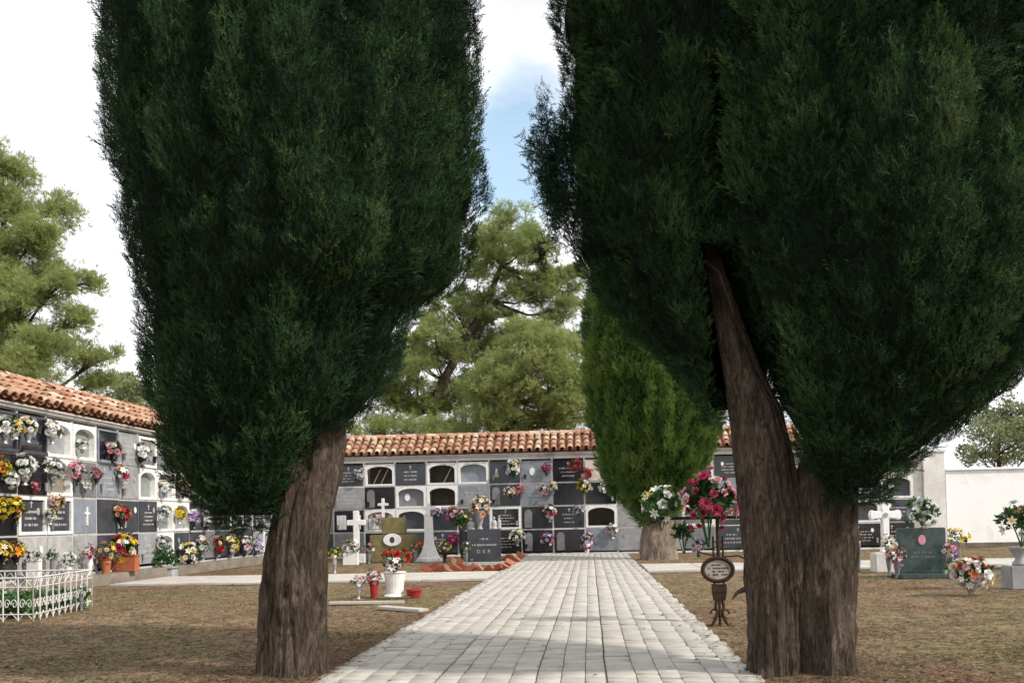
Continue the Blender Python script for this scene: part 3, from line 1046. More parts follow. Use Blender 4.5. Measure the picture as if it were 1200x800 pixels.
tab = {(r, k + 2): s for r in rows for k, s in enumerate(rows[r])}
z0b = 0.10
niche_building('niche_wall', 'tile-roofed burial niche wall across the far end of the paved path', TB, (X0B, BW, 0), 20, pbk, z0b, 0.835, 1.7, -0.1, 20 * pbk + 0.30, 3.66, tab, 'plaster', 0.74, 0.95, rb)
# end pier and boundary wall
xp0, xp1 = X0B + 20 * pbk + 0.31, onY(1109, 600, BW - 0.15).x
pr = MB(); pr.box((xp0, BW - 0.15, 0), (xp1, BW + 1.5, 3.35)); pr.box((xp0 - 0.001, BW - 0.19, 3.352), (xp1 + 0.04, BW + 1.5, 3.43))
tag(pr.build('end_pier', M['plaster'], bevel=0.012), 'tall pale plaster pier closing the end of the far niche wall', 'pier')
bw = empty('boundary_wall', (xp1 + 0.05, BW - 0.05, 0), 'bright whitewashed boundary wall beyond the dark headstone with an oval portrait', 'wall')
b = MB(); b.box((xp1 + 0.05, BW - 0.05, 0), (34, BW + 0.2, 2.70)); b.build('wall', M['whitewash'], bw, bevel=0.01)
b = MB(); b.box((xp1 + 0.05, BW - 0.12, 2.702), (34, BW + 0.26, 2.78)); b.build('coping', M['whitewash'], bw, bevel=0.01)
b = MB(); b.box((xp1 + 0.05, BW - 0.10, 0), (34, BW - 0.052, 0.17)); b.build('shadow_kerb', M['joint'], bw)  # low kerb, coloured dark for the plinth shadow along the wall foot

# ================================================================== TREES
def trunk_pts(rows, Y, k=1.0):
    pts, rad = [], []
    for (py, x0, x1) in rows:
        a, b_ = onY(x0, py, Y), onY(x1, py, Y)
        pts.append(((a.x + b_.x) / 2, Y, (a.z + b_.z) / 2)); rad.append((b_.x - a.x) / 2 * k)
    return pts, rad


# ---- left cypress
YL = ground(344, 793).y
rngL = np.random.default_rng(101)
base = ground(344, 793)
troot = empty('cypress_tree', (base.x, YL, 0), 'massive dark cypress with a single trunk left of the paved path', 'tree', 'cypresses along the path')
pts, rad = trunk_pts([(812, 300, 388), (780, 303, 387), (740, 304, 386), (700, 306, 387), (640, 312, 389), (600, 320, 394), (560, 333, 402), (520, 347, 407), (470, 352, 404), (380, 350, 392), (200, 345, 375), (0, 345, 365)], YL, 0.90)
V, Q = bark_tube(pts, rad, 150, 0.13, 3.8, 0.025, 170, 2.0, 0.018)
np_obj('trunk', V, Q, M['bark'], troot, None, True)
crows = [(-60, 134, 568), (0, 134, 566), (60, 140, 572), (110, 143, 576), (160, 146, 576), (200, 150, 572), (250, 156, 570), (300, 164, 562), (330, 168, 554), (352, 172, 540), (368, 175, 506), (400, 180, 488), (450, 184, 474), (490, 190, 440), (520, 196, 408), (550, 206, 384), (580, 224, 362), (604, 248, 346), (620, 276, 326)]
cr = Crown(rings_px(crows, YL, 0.92, -0.12, [(0.6, 0.96), (1.6, 0.85), (2.8, 0.62), (3.8, 0.30), (4.3, 0.05)], 0.20), 340, rngL, 0.62, 0.22, 0.21)
P_, D_, L_, t_ = cr.sample(190000, 0.05, 0.11, 0.5, 0.22, 0.35, 0.38)
parts = [scatter('cypress', P_, D_, L_, t_, rngL)]
P_, D_, L_, t_ = cr.sample(1500, 0.09, 0.18, 0.6, -0.02, 0.5, 0.50)       # longer loose sprays
parts.append(scatter('cypress', P_, D_, L_, t_, rngL))
V, Q, T_ = join_arrays(parts)
crown = np_obj('crown', V, Q, M['cypress'], troot, T_)
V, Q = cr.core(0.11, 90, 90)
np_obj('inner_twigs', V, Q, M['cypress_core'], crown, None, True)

# ---- right cypress, two fused stems
YR = ground(940, 793).y
base = ground(940, 793)
rngR = np.random.default_rng(202)
troot = empty('cypress_tree', (base.x, YR, 0), 'huge dark cypress with a forked two-stem trunk right of the paved path', 'tree', 'cypresses along the path')
pts, rad = trunk_pts([(812, 874, 946), (780, 877, 944), (700, 876, 944), (640, 872, 942), (580, 866, 938), (530, 861, 930), (480, 855, 915), (430, 847, 889), (390, 841, 873), (350, 834, 859), (310, 827, 846), (230, 812, 830), (100, 800, 812)], YR, 0.97)
V, Q = bark_tube(pts, rad, 130, 0.14, 3.8, 0.045, 170, 5.0, 0.04)
np_obj('trunk', V, Q, M['bark'], troot, None, True)
pts, rad = trunk_pts([(812, 924, 1004), (780, 925, 1002), (700, 925, 1000), (640, 924, 1001), (580, 924, 1003), (530, 942, 1006), (450, 958, 1008), (350, 975, 1012), (150, 990, 1015), (0, 998, 1016)], YR + 0.03, 0.95)
V, Q = bark_tube(pts, rad, 130, 0.14, 3.8, 0.045, 170, 15.0, 0.04)
np_obj('trunk', V, Q, M['bark'], troot, None, True)
db = MB()
p0 = onY(826, 306, YR - 0.14)
db.tube([p0, onY(842, 318, YR - 0.2), onY(852, 345, YR - 0.22), onY(862, 372, YR - 0.2), onY(872, 398, YR - 0.16)], [0.016, 0.013, 0.011, 0.009, 0.006], 7)
db.tube([onY(858, 440, YR - 0.1), onY(868, 470, YR - .22), onY(880, 520, YR - .28)], [0.012, 0.010, 0.006], 7)
db.build('dead_branch', M['bark'], troot)
stub = MB()
stub.tube([onY(872, 690, YR - 0.1), onY(864, 694, YR - 0.18), onY(858, 702, YR - 0.2)], [0.022, 0.015, 0.008], 8)
stub.build('branch_stub', M['bark'], troot)
arows = [(-60, 640, 905), (0, 643, 905), (80, 652, 900), (150, 655, 895), (230, 661, 890), (285, 670, 885), (320, 698, 930), (350, 712, 930), (380, 732, 930), (420, 772, 930), (455, 808, 930), (490, 838, 925)]
crA = Crown(rings_px(arows, YR, 1.2, 0.30, [(0.8, 0.92), (1.8, 0.75), (2.6, 0.4), (3.0, 0.08)], 0.15), 200, rngR, 0.62, 0.22, 0.20)
brows = [(-60, 830, 1275), (0, 828, 1275), (100, 824, 1275), (200, 828, 1270), (280, 822, 1262), (330, 822, 1250), (380, 832, 1232), (420, 848, 1210), (450, 864, 1186), (480, 890, 1152), (505, 902, 1122), (530, 918, 1086), (560, 946, 1046), (590, 972, 1016)]
crB = Crown(rings_px(brows, YR, 0.82, -0.25, [(0.8, 0.95), (1.9, 0.8), (3.0, 0.5), (3.8, 0.15), (4.0, 0.03)], 0.20), 340, rngR, 0.62, 0.22, 0.21)
parts = []
stemX = [(a[0], a[2]) for a in pts]


def clear_stem(P):
    """keep the bare part of the leaning stem free of foliage"""
    z = P[:, 2]
    za = onY(825, 312, YR).z; zb = onY(858, 500, YR).z
    xl = np.interp(z, [zb, za], [onY(856, 500, YR).x, onY(826, 312, YR).x])
    wid = np.interp(z, [zb, za], [0.44, 0.20])
    bad = (z < za + 0.05) & (P[:, 0] > xl - 0.09) & (P[:, 0] < xl + wid) & (P[:, 1] < YR + 0.22)
    return ~bad


P_, D_, L_, t_ = crA.sample(110000, 0.05, 0.11, 0.5, 0.22, 0.35, 0.34, clear_stem)
parts.append(scatter('cypress', P_, D_, L_, t_, rngR))
# loose hanging wisp at the side of the crown
nw = 3000
ang = rngR.uniform(0, 2 * PI, nw)
tz = rngR.uniform(-1, 1, nw)
cw = onY(648, 208, YR + 0.3)
clus = rngR.normal(0, 1, (26, 3)) * np.array([0.075, 0.15, 0.27])
ci = rngR.integers(0, 26, nw)
P_ = np.array(cw)[None] + clus[ci] + rngR.normal(0, 1, (nw, 3)) * np.array([0.035, 0.05, 0.09])
D_ = np.stack([rngR.normal(-0.35, 0.5, nw), rngR.normal(0, 0.4, nw), rngR.normal(0.25, 0.6, nw)], 1)
parts.append(scatter('cypress', P_, D_, rngR.uniform(0.05, 0.11, nw), np.clip(rngR.normal(0.3, 0.1, nw), 0, 1), rngR))
P_, D_, L_, t_ = crB.sample(190000, 0.05, 0.11, 0.5, 0.22, 0.35, 0.40, clear_stem)
parts.append(scatter('cypress', P_, D_, L_, t_, rngR))
P_, D_, L_, t_ = crB.sample(1500, 0.09, 0.18, 0.6, -0.02, 0.5, 0.52, clear_stem)
parts.append(scatter('cypress', P_, D_, L_, t_, rngR))
V, Q, T_ = join_arrays(parts)
crown = np_obj('crown', V, Q, M['cypress'], troot, T_)
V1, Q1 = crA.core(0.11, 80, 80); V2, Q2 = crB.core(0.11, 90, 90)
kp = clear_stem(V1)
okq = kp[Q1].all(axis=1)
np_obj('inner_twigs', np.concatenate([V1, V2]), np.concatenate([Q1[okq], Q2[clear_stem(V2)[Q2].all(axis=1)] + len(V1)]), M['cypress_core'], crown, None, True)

# ---- middle cypress, farther down the path
YM = ground(772, 656).y
rngM = np.random.default_rng(303)
base = ground(772, 656)
troot = empty('cypress_tree', (base.x, YM, 0), 'smaller bright green cypress with a pale trunk beyond the rusty iron cross', 'tree', 'cypresses along the path')
pts, rad = trunk_pts([(664, 746, 797), (655, 750, 792), (630, 752, 790), (600, 753, 789), (550, 758, 786), (400, 762, 780), (300, 765, 775)], YM)
V, Q = bark_tube(pts, rad, 48, 0.12, 3.5, 0.04, 50, 8.0, 0.06)
np_obj('trunk', V, Q, M['bark_pale'], troot, None, True)
mrows = [(200, 735, 790), (250, 712, 812), (300, 698, 828), (350, 690, 840), (400, 686, 846), (450, 686, 850), (490, 690, 848), (520, 696, 840), (550, 706, 826), (580, 722, 806), (600, 738, 792), (615, 752, 780)]
crM = Crown(rings_px(mrows, YM, 1.0, 0.0, [(0.8, 0.55), (1.6, 0.1)], 0.26), 420, rngM, 1.0, 0.25, 0.42)
crM.clump = 0.55
P_, D_, L_, t_ = crM.sample(90000, 0.12, 0.27, 0.36, 0.28, 0.35, 0.45)
V, Q, T_ = scatter('cypress', P_, D_, L_, t_, rngM)
crown = np_obj('crown', V, Q, M['cypress_young'], troot, T_)
V, Q = crM.core(0.28)
np_obj('inner_twigs', V, Q, M['cypress_core'], crown, None, True)


# ---- pines and other trees beyond the walls
def loose_tree(name, label, cat, base_px, Y, trunk_rows, clumps, kind, mat, dens, L, rng, dyk=0.8, group='trees beyond the niche walls', bark='bark_pine', tint=0.5):
    bx = onY(base_px, 600, Y).x
    root = empty(name, (bx, Y, 0), label, cat, group)
    pts = [(bx, Y, -0.05)]; rad = [trunk_rows[0][2]]
    for (px, py, r) in trunk_rows:
        p = onY(px, py, Y)
        pts.append((p.x, Y + 0.0, p.z)); rad.append(r * 0.68)
    rad[0] *= 0.68
    V, Q = bark_tube(pts, rad, 18, 0.10, 3, 0.03, 40, 3.0 + bx, 0.15)
    tr = np_obj('trunk', V, Q, M[bark], root, None, True)
    tops = [Vector(p) for p in pts[1:]]
    parts = []
    lm = MB()
    for (px, py, rx, ry, dk) in clumps:
        c = onY(px, py, Y)
        k = Y / F * 1.12
        a, b_ = rx * k, ry * k
        cy = Y + rng.uniform(-1, 1) * dyk * 2.2 + dk
        cc = np.array((c.x, cy, c.z))
        n = int(dens * (rx * ry) / 100)
        nsub = max(6, int(rx * ry / 22))
        # puffs in a clump: needles gathered at twig ends
        th = rng.uniform(0, 2 * PI, nsub); ph = np.arccos(rng.uniform(-0.75, 1, nsub)); rr = rng.uniform(0.25, 1.12, nsub)
        sub = np.stack([np.sin(ph) * np.cos(th) * a * rr, np.sin(ph) * np.sin(th) * max(a, b_) * 0.9 * rr, np.cos(ph) * b_ * rr], 1)
        si = rng.integers(0, nsub, n)
        pr_ = 0.23 * min(a, b_) + 0.16
        P = cc + sub[si] + rng.normal(0, 1, (n, 3)) * pr_ * np.array([0.62, 0.62, 0.42])
        D = (P - cc) / max(a, b_) * 0.8 + rng.normal(0, 0.45, (n, 3)) + np.array([0, 0, 0.65])
        tsub = rng.normal(0, 0.16, nsub)
        parts.append(scatter(kind, P, D, rng.uniform(0.7, 1.3, n) * L, np.clip(tint + tsub[si] + rng.normal(0, 0.1, n), 0, 1), rng))
        # limb from the trunk towards the clump and twigs into the puffs
        j = min(range(len(tops)), key=lambda q: (tops[q] - Vector((c.x, Y, c.z - 0.8))).length)
        A = tops[j]
        B = Vector(cc)
        mid = A.lerp(B, 0.5) + Vector((rng.normal(0, .15), rng.normal(0, .15), -0.12 * (B - A).length))
        r0 = min(0.10, 0.025 + 0.02 * (B - A).length)
        lm.tube([A, A.lerp(mid, 0.5) + Vector((0, 0, -.05)), mid, B], [r0, r0 * .8, r0 * .6, r0 * .3], 6)
        for q in range(min(nsub, 12)):
            lm.tube([mid.lerp(B, rng.uniform(0.2, 1)), Vector(cc + sub[q] * 0.9)], [r0 * .35, 0.010], 5)
    lm.build('branches', M[bark], root)
    V, Q, T_ = join_arrays(parts)
    np_obj('crown', V, Q, mat, root, T_)
    return root


rp1 = np.random.default_rng(41)
loose_tree('pine_tree', 'tall open pine with a leaning dark trunk behind the far niche wall', 'tree', 500, 47,
           [(505, 480, 0.42), (520, 445, 0.36), (548, 395, 0.30), (572, 350, 0.24), (588, 310, 0.16), (597, 285, 0.08)],
           [(575, 275, 26, 18, 0), (600, 268, 22, 18, 0), (622, 272, 18, 16, 1), (585, 300, 28, 18, 0), (620, 300, 26, 18, 0), (650, 322, 22, 18, 0), (600, 335, 34, 18, 0), (640, 345, 30, 18, 0), (662, 365, 20, 16, 0),
            (560, 320, 22, 16, 1), (548, 345, 22, 16, 1), (575, 365, 30, 16, 0), (620, 375, 34, 16, 0), (540, 380, 28, 18, 0), (515, 395, 26, 18, 0), (505, 420, 22, 18, 0), (535, 415, 30, 20, -1), (490, 440, 24, 22, 0), (560, 430, 24, 18, 1),
            (475, 455, 22, 18, 0), (500, 365, 16, 14, 0), (655, 395, 24, 16, 0), (495, 480, 24, 14, 0), (585, 395, 24, 16, 1.5), (560, 395, 20, 16, 1.5), (600, 412, 24, 14, 1.5), (525, 450, 26, 20, 1.5), (550, 465, 24, 18, 1.5), (565, 290, 14, 18, 0), (630, 290, 18, 14, 1), (668, 340, 14, 16, 0), (535, 365, 16, 14, 1), (640, 322, 18, 12, 0), (515, 470, 20, 20, 1), (480, 420, 16, 18, 0), (490, 400, 20, 20, 1), (470, 475, 22, 18, 1), (445, 490, 20, 16, 1), (455, 465, 16, 16, 0), (510, 500, 22, 12, 1), (500, 340, 12, 14, 0), (672, 318, 12, 18, 0)],
           'pine', M['pine'], 165, 0.27, rp1, tint=0.66)
rp2 = np.random.default_rng(42)
loose_tree('pine_tree', 'low dense yellow-green pine leaning over the far wall beside the young cypress', 'tree', 600, 42.5,
           [(603, 500, 0.22), (606, 470, 0.18), (610, 440, 0.12), (612, 415, 0.06)],
           [(600, 425, 34, 22, 0), (640, 432, 34, 22, 0), (618, 398, 22, 16, 0), (570, 455, 30, 22, 0), (610, 460, 40, 24, -1), (655, 465, 36, 26, 0), (585, 485, 40, 20, -1), (640, 492, 44, 20, -1), (680, 480, 24, 26, 0), (552, 488, 22, 16, 0), (660, 440, 24, 22, 0), (600, 500, 60, 14, 0), (585, 435, 22, 18, 0), (668, 410, 20, 20, 0), (640, 405, 20, 14, 0), (678, 450, 20, 24, 0)],
           'pine', M['pine'], 170, 0.26, rp2, tint=0.86)
rp3 = np.random.default_rng(43)
loose_tree('broadleaf_shrub', 'low green shrub showing above the roof tiles beside the single-trunk cypress', 'shrub', 470, 40,
           [(470, 520, 0.10), (470, 505, 0.05)],
           [(440, 502, 26, 14, 0), (470, 498, 26, 15, 0), (500, 503, 26, 12, 0), (418, 508, 16, 10, 0), (530, 506, 20, 10, 0)],
           'pine', M['pine'], 90, 0.28, rp3, tint=0.6)
rp4 = np.random.default_rng(44)
loose_tree('pine_tree', 'tall yellow-green pine rising behind the roof of the side niche wall', 'tree', 20, 31,
           [(18, 470, 0.30), (14, 400, 0.24), (8, 320, 0.18), (4, 250, 0.12), (2, 195, 0.05)],
           [(5, 195, 24, 22, 0), (28, 210, 22, 20, 0), (-20, 230, 30, 30, 0), (15, 245, 34, 24, 0), (48, 240, 20, 20, 0), (52, 280, 24, 22, 0), (15, 285, 36, 24, 0), (-30, 300, 34, 34, 0), (45, 320, 30, 20, 0), (78, 322, 20, 14, 0), (88, 345, 18, 12, 0),
            (10, 335, 36, 24, 0), (45, 360, 38, 22, -.5), (80, 372, 22, 16, 0), (0, 380, 40, 24, 0), (40, 400, 40, 22, 0), (75, 412, 30, 18, 0), (92, 415, 20, 14, 0), (15, 425, 38, 22, -.5), (60, 440, 40, 20, 0), (88, 444, 24, 16, 0), (-30, 420, 36, 30, 0), (20, 450, 40, 18, 0), (104, 404, 11, 7, 0)],
           'pine', M['pine'], 190, 0.20, rp4, tint=0.88)
rp5 = np.random.default_rng(45)
loose_tree('broadleaf_tree', 'small pale distant tree beside the trunk side of the tile roof corner', 'tree', 158, 52,
           [(158, 520, 0.16), (157, 480, 0.12), (156, 455, 0.06)],
           [(150, 450, 20, 14, 0), (168, 462, 20, 16, 0), (140, 465, 18, 14, 0), (160, 482, 26, 16, 0), (185, 480, 18, 16, 0), (130, 480, 14, 12, 0)],
           'leaf', M['pine_pale'], 230, 0.22, rp5, tint=0.5)
rp6 = np.random.default_rng(46)
loose_tree('broadleaf_tree', 'airy pale green tree standing behind the whitewashed boundary wall', 'tree', 1172, 50,
           [(1172, 560, 0.16), (1170, 530, 0.12), (1172, 500, 0.08), (1176, 478, 0.04)],
           [(1160, 490, 18, 14, 0), (1185, 480, 20, 16, 0), (1150, 510, 18, 14, 0), (1175, 512, 22, 16, 0), (1200, 500, 22, 20, 0), (1145, 532, 18, 12, 0), (1172, 536, 24, 12, 0), (1200, 530, 22, 16, 0), (1225, 510, 24, 24, 0)],
           'leaf', M['pine_pale'], 190, 0.19, rp6, tint=0.5)

# ================================================================== FLOWERS
FL = {}


def flower_mesh(kind, colour):
    key = (kind, colour)
    if key in FL:
        return FL[key]
    rg = random.Random(hash(kind) % 97 if False else {'rose': 1, 'lily': 2, 'daisy': 3, 'mum': 4}[kind])
    mb = MB()

    def petal(a, L, w, e0, e1, r0=0.05, z=0.0, n=4, tip=0.25):
        vs = []
        x, zz, ang = r0, z, e0
        for i in range(n + 1):
            t = i / n
            hw = w * (math.sin(PI * min(1, 0.18 + t * 0.72)) if t < 1 else tip)
            for sgn in (-1, 0, 1):
                px, py, pz = x, sgn * hw, zz + (0.18 * w if sgn else 0)
                vs.append((px * math.cos(a) - py * math.sin(a), px * math.sin(a) + py * math.cos(a), pz))
            ang = e0 + (e1 - e0) * t
            x += L / n * math.cos(ang); zz += L / n * math.sin(ang)
        fs = []
        for i in range(n):
            for s_ in (0, 1):
                k = i * 3 + s_
                fs.append((k, k + 1, k + 4, k + 3))
        mb.add(vs, fs)
    if kind == 'rose':
        for ring, (cnt, L, w, e0, e1, r0) in enumerate(((5, 0.75, 0.42, 0.9, -0.1, 0.12), (5, 0.70, 0.38, 1.25, 0.35, 0.10), (4, 0.62, 0.30, 1.45, 0.9, 0.06), (3, 0.5, 0.22, 1.5, 1.4, 0.03))):
            for q in range(cnt):
                petal(2 * PI * q / cnt + ring * 0.6 + rg.uniform(-.15, .15), L * 1.25, w * 1.2, e0, e1, r0)
    elif kind == 'lily':
        for q in range(6):
            petal(2 * PI * q / 6 + rg.uniform(-.08, .08), 1.15, 0.24, 1.0, -0.35, 0.05, 0, 5, 0.02)
        mb.lathe([(0.05, 0.05), (0.07, 0.4), (0.02, 0.5)], seg=6, mi=1)
    elif kind == 'daisy':
        for q in range(15):
            petal(2 * PI * q / 15 + rg.uniform(-.05, .05), 0.85, 0.13, 0.45, 0.0, 0.16, 0, 3, 0.06)
        mb.lathe([(0.22, 0.02), (0.20, 0.14), (0.08, 0.2)], seg=10, mi=1)
    elif kind == 'mum':
        for ring, (cnt, L, e0, e1) in enumerate(((13, 0.95, 0.3, -0.2), (11, 0.85, 0.7, 0.2), (9, 0.7, 1.0, 0.6), (7, 0.5, 1.3, 1.1))):
            for q in range(cnt):
                petal(2 * PI * q / cnt + ring * .3 + rg.uniform(-.1, .1), L, 0.15, e0, e1, 0.05, 0, 3, 0.05)
    me = bpy.data.meshes.new('flower')
    me.from_pydata(mb.v, [], mb.f)
    me.polygons.foreach_set('material_index', np.array(mb.mi, dtype=np.int32))
    me.polygons.foreach_set('use_smooth', np.ones(len(mb.f), dtype=bool))
    me.materials.append(M['petal_' + colour]); me.materials.append(M['petal_yellow'])
    me.update()
    FL[key] = me
    return me


def leaves_mesh(R, n, rng, spread=1.0, up=0.3, zc=0.0, yk=1.0, L=0.5):
    n = max(n, 8)
    th = rng.uniform(0, 2 * PI, n); ph = np.arccos(rng.uniform(-0.5, 1, n))
    d = np.stack([np.sin(ph) * np.cos(th), np.sin(ph) * np.sin(th) * yk, np.cos(ph)], 1)
    P = d * R * rng.uniform(0.1, 0.75, (n, 1)) * spread + np.array([0, 0, zc])
    D = d + rng.normal(0, 0.3, (n, 3)) + np.array([0, 0, up])
    return scatter('leaf', P, D, R * L * rng.uniform(0.7, 1.3, n), rng.uniform(0.1, 0.9, n), rng)


def bouquet(label, pos, R, colours, n=None, kinds=('rose', 'lily', 'mum'), vase=None, out=(0, -1, 0), group='flower bunches', seed=0, name='bouquet', cat='flowers', flat=0.7, vh=None, fs=0.28, leafn=None, tall=1.0, hang=0.0):
    """pos = centre of the blooms; the thing's empty stands at the foot of the vase or stems"""
    rng = np.random.default_rng(seed + 1000)
    rd = random.Random(seed)
    pos = Vector(pos)
    vh = vh if vh is not None else R * 1.0
    foot = pos - Vector((0, 0, R * 0.55 + (vh if vase else R * 0.6)))
    if vase and vase[0] == 'g':                      # stands on the ground: vh fills what is left
        foot.z = float(vase[1]); vh = max(0.05, pos.z - R * 0.55 - foot.z)
    root = empty(name, foot, label, cat, group)
    cz = pos - foot
    n = n or max(5, int(9 * tall))
    out = Vector(out)
    ax_ = Vector((rd.uniform(.8, 1.2), rd.uniform(.8, 1.2), rd.uniform(.75, 1.2)))
    for i in range(n):
        # golden-angle spread over the outer dome facing out and up
        t = (i + 0.5) / n
        ph = math.acos(1 - 1.25 * t)
        th = i * 2.39996 + rd.uniform(-.3, .3)
        d = Vector((math.sin(ph) * math.cos(th), math.sin(ph) * math.sin(th), math.cos(ph)))
        axis = (out * 0.8 + Vector((0, 0, 0.6))).normalized()
        d = Vector((0, 0, 1)).rotation_difference(axis) @ d
        p = Vector((d.x * R * 0.8 * ax_.x, d.y * R * 0.8 * ax_.y, d.z * R * 0.8 * tall * ax_.z)) * rd.uniform(0.78, 1.15)
        if abs(out.y) > 0.5: p.y *= flat
        elif abs(out.x) > 0.5: p.x *= flat
        me = flower_mesh(rd.choice(kinds), rd.choice(colours))
        f = bpy.data.objects.new('flower', me)
        COL.objects.link(f)
        f.parent = root
        f.location = cz + p
        s = R * fs * rd.uniform(0.65, 1.3)
        f.scale = (s, s, s)
        q = Vector((0, 0, 1)).rotation_difference((d + Vector((rd.uniform(-.3, .3), rd.uniform(-.3, .3), rd.uniform(-.1, .3)))).normalized())
        f.rotation_mode = 'QUATERNION'
        f.rotation_quaternion = q @ Matrix.Rotation(rd.uniform(0, 6.28), 3, 'Z').to_quaternion()
    yk = flat
    V, Q, T_ = leaves_mesh(R, leafn or 26, rng, 1.05, 0.25, 0, yk)
    lo = link_mesh('leaves', np_mesh('leaves', V + np.array(cz), Q, T_), M['plantleaf'], root)
    mb = MB()
    kind = vase[-1] if vase else 'stems'
    h = vh + R * 0.25
    if kind == 'stems':
        for q in range(6):
            a = rd.uniform(0, 6.28)
            mb.tube([(rd.uniform(-.02, .02), rd.uniform(-.02, .02), 0), (math.cos(a) * R * .4, math.sin(a) * R * .4 * flat, cz.z * 0.95)], max(0.005, R * 0.03), 5)
        mb.build('stems', M['plantleaf'], root, origin=(0, 0, 0))
    else:
        mat = {'urn': 'stone_grey', 'darkurn': 'stone_black', 'whiteurn': 'frame_white', 'silver': 'silver', 'pot': 'terracotta', 'redpot': 'redpot', 'box': 'terracotta', 'whitebox': 'frame_white', 'cone': 'silver', 'greyurn': 'stone_lgrey', 'glassvase': 'silver'}[kind]
        w = R * 0.42
        if kind in ('box', 'whitebox'):
            mb.box((-R * .8, -R * .35, 0), (R * .8, R * .35, h * .9)); mb.box((-R * .84, -R * .39, h * .9 + 0.001), (R * .84, R * .39, h))
            mb.build('planter', M[mat], root, bevel=0.012, origin=(0, 0, 0))
        elif kind in ('pot', 'redpot'):
            mb.lathe([(w * .75, 0), (w * 1.05, h * .8), (w * 1.2, h * .8), (w * 1.2, h), (w, h), (w * .9, h * .85)], seg=18)
            mb.build('pot', M[mat], root, smooth=False, origin=(0, 0, 0))
        elif kind == 'cone':
            mb.lathe([(w * .25, 0), (w * .35, h * .3), (w * 1.1, h), (w * .95, h)], seg=14)
            mb.build('vase', M[mat], root, origin=(0, 0, 0))
        else:
            mb.lathe([(w * .62, 0), (w * .62, h * .06), (w * .35, h * .14), (w * .48, h * .3), (w * .8, h * .62), (w * .72, h * .85), (w * .95, h), (w * .8, h)], seg=16)
            mb.build('vase', M[mat], root, smooth=True, origin=(0, 0, 0))
    return root


sd = [100]


def wall_bouquet(wall, px, py, rpx, colours, label, vase='urn', kinds=('rose', 'lily', 'mum'), n=None, **kw):
    sd[0] += 1
    if wall == 'side':
        pos = onX(px, py, LW + 0.13); out = (1, 0, 0)
    else:
        pos = onY(px, py, BW - 0.14); out = (0, -1, 0)
    R = 1.25 * rpx * (pos - CAM).dot(FWD) / F
    n = n or 15
    kw.setdefault('fs', 0.36)
    return bouquet(label, pos, R, colours, n, kinds, (vase,) if vase else None, out, 'flowers on the niche walls', sd[0], flat=0.55, vh=R * 0.75, **kw)


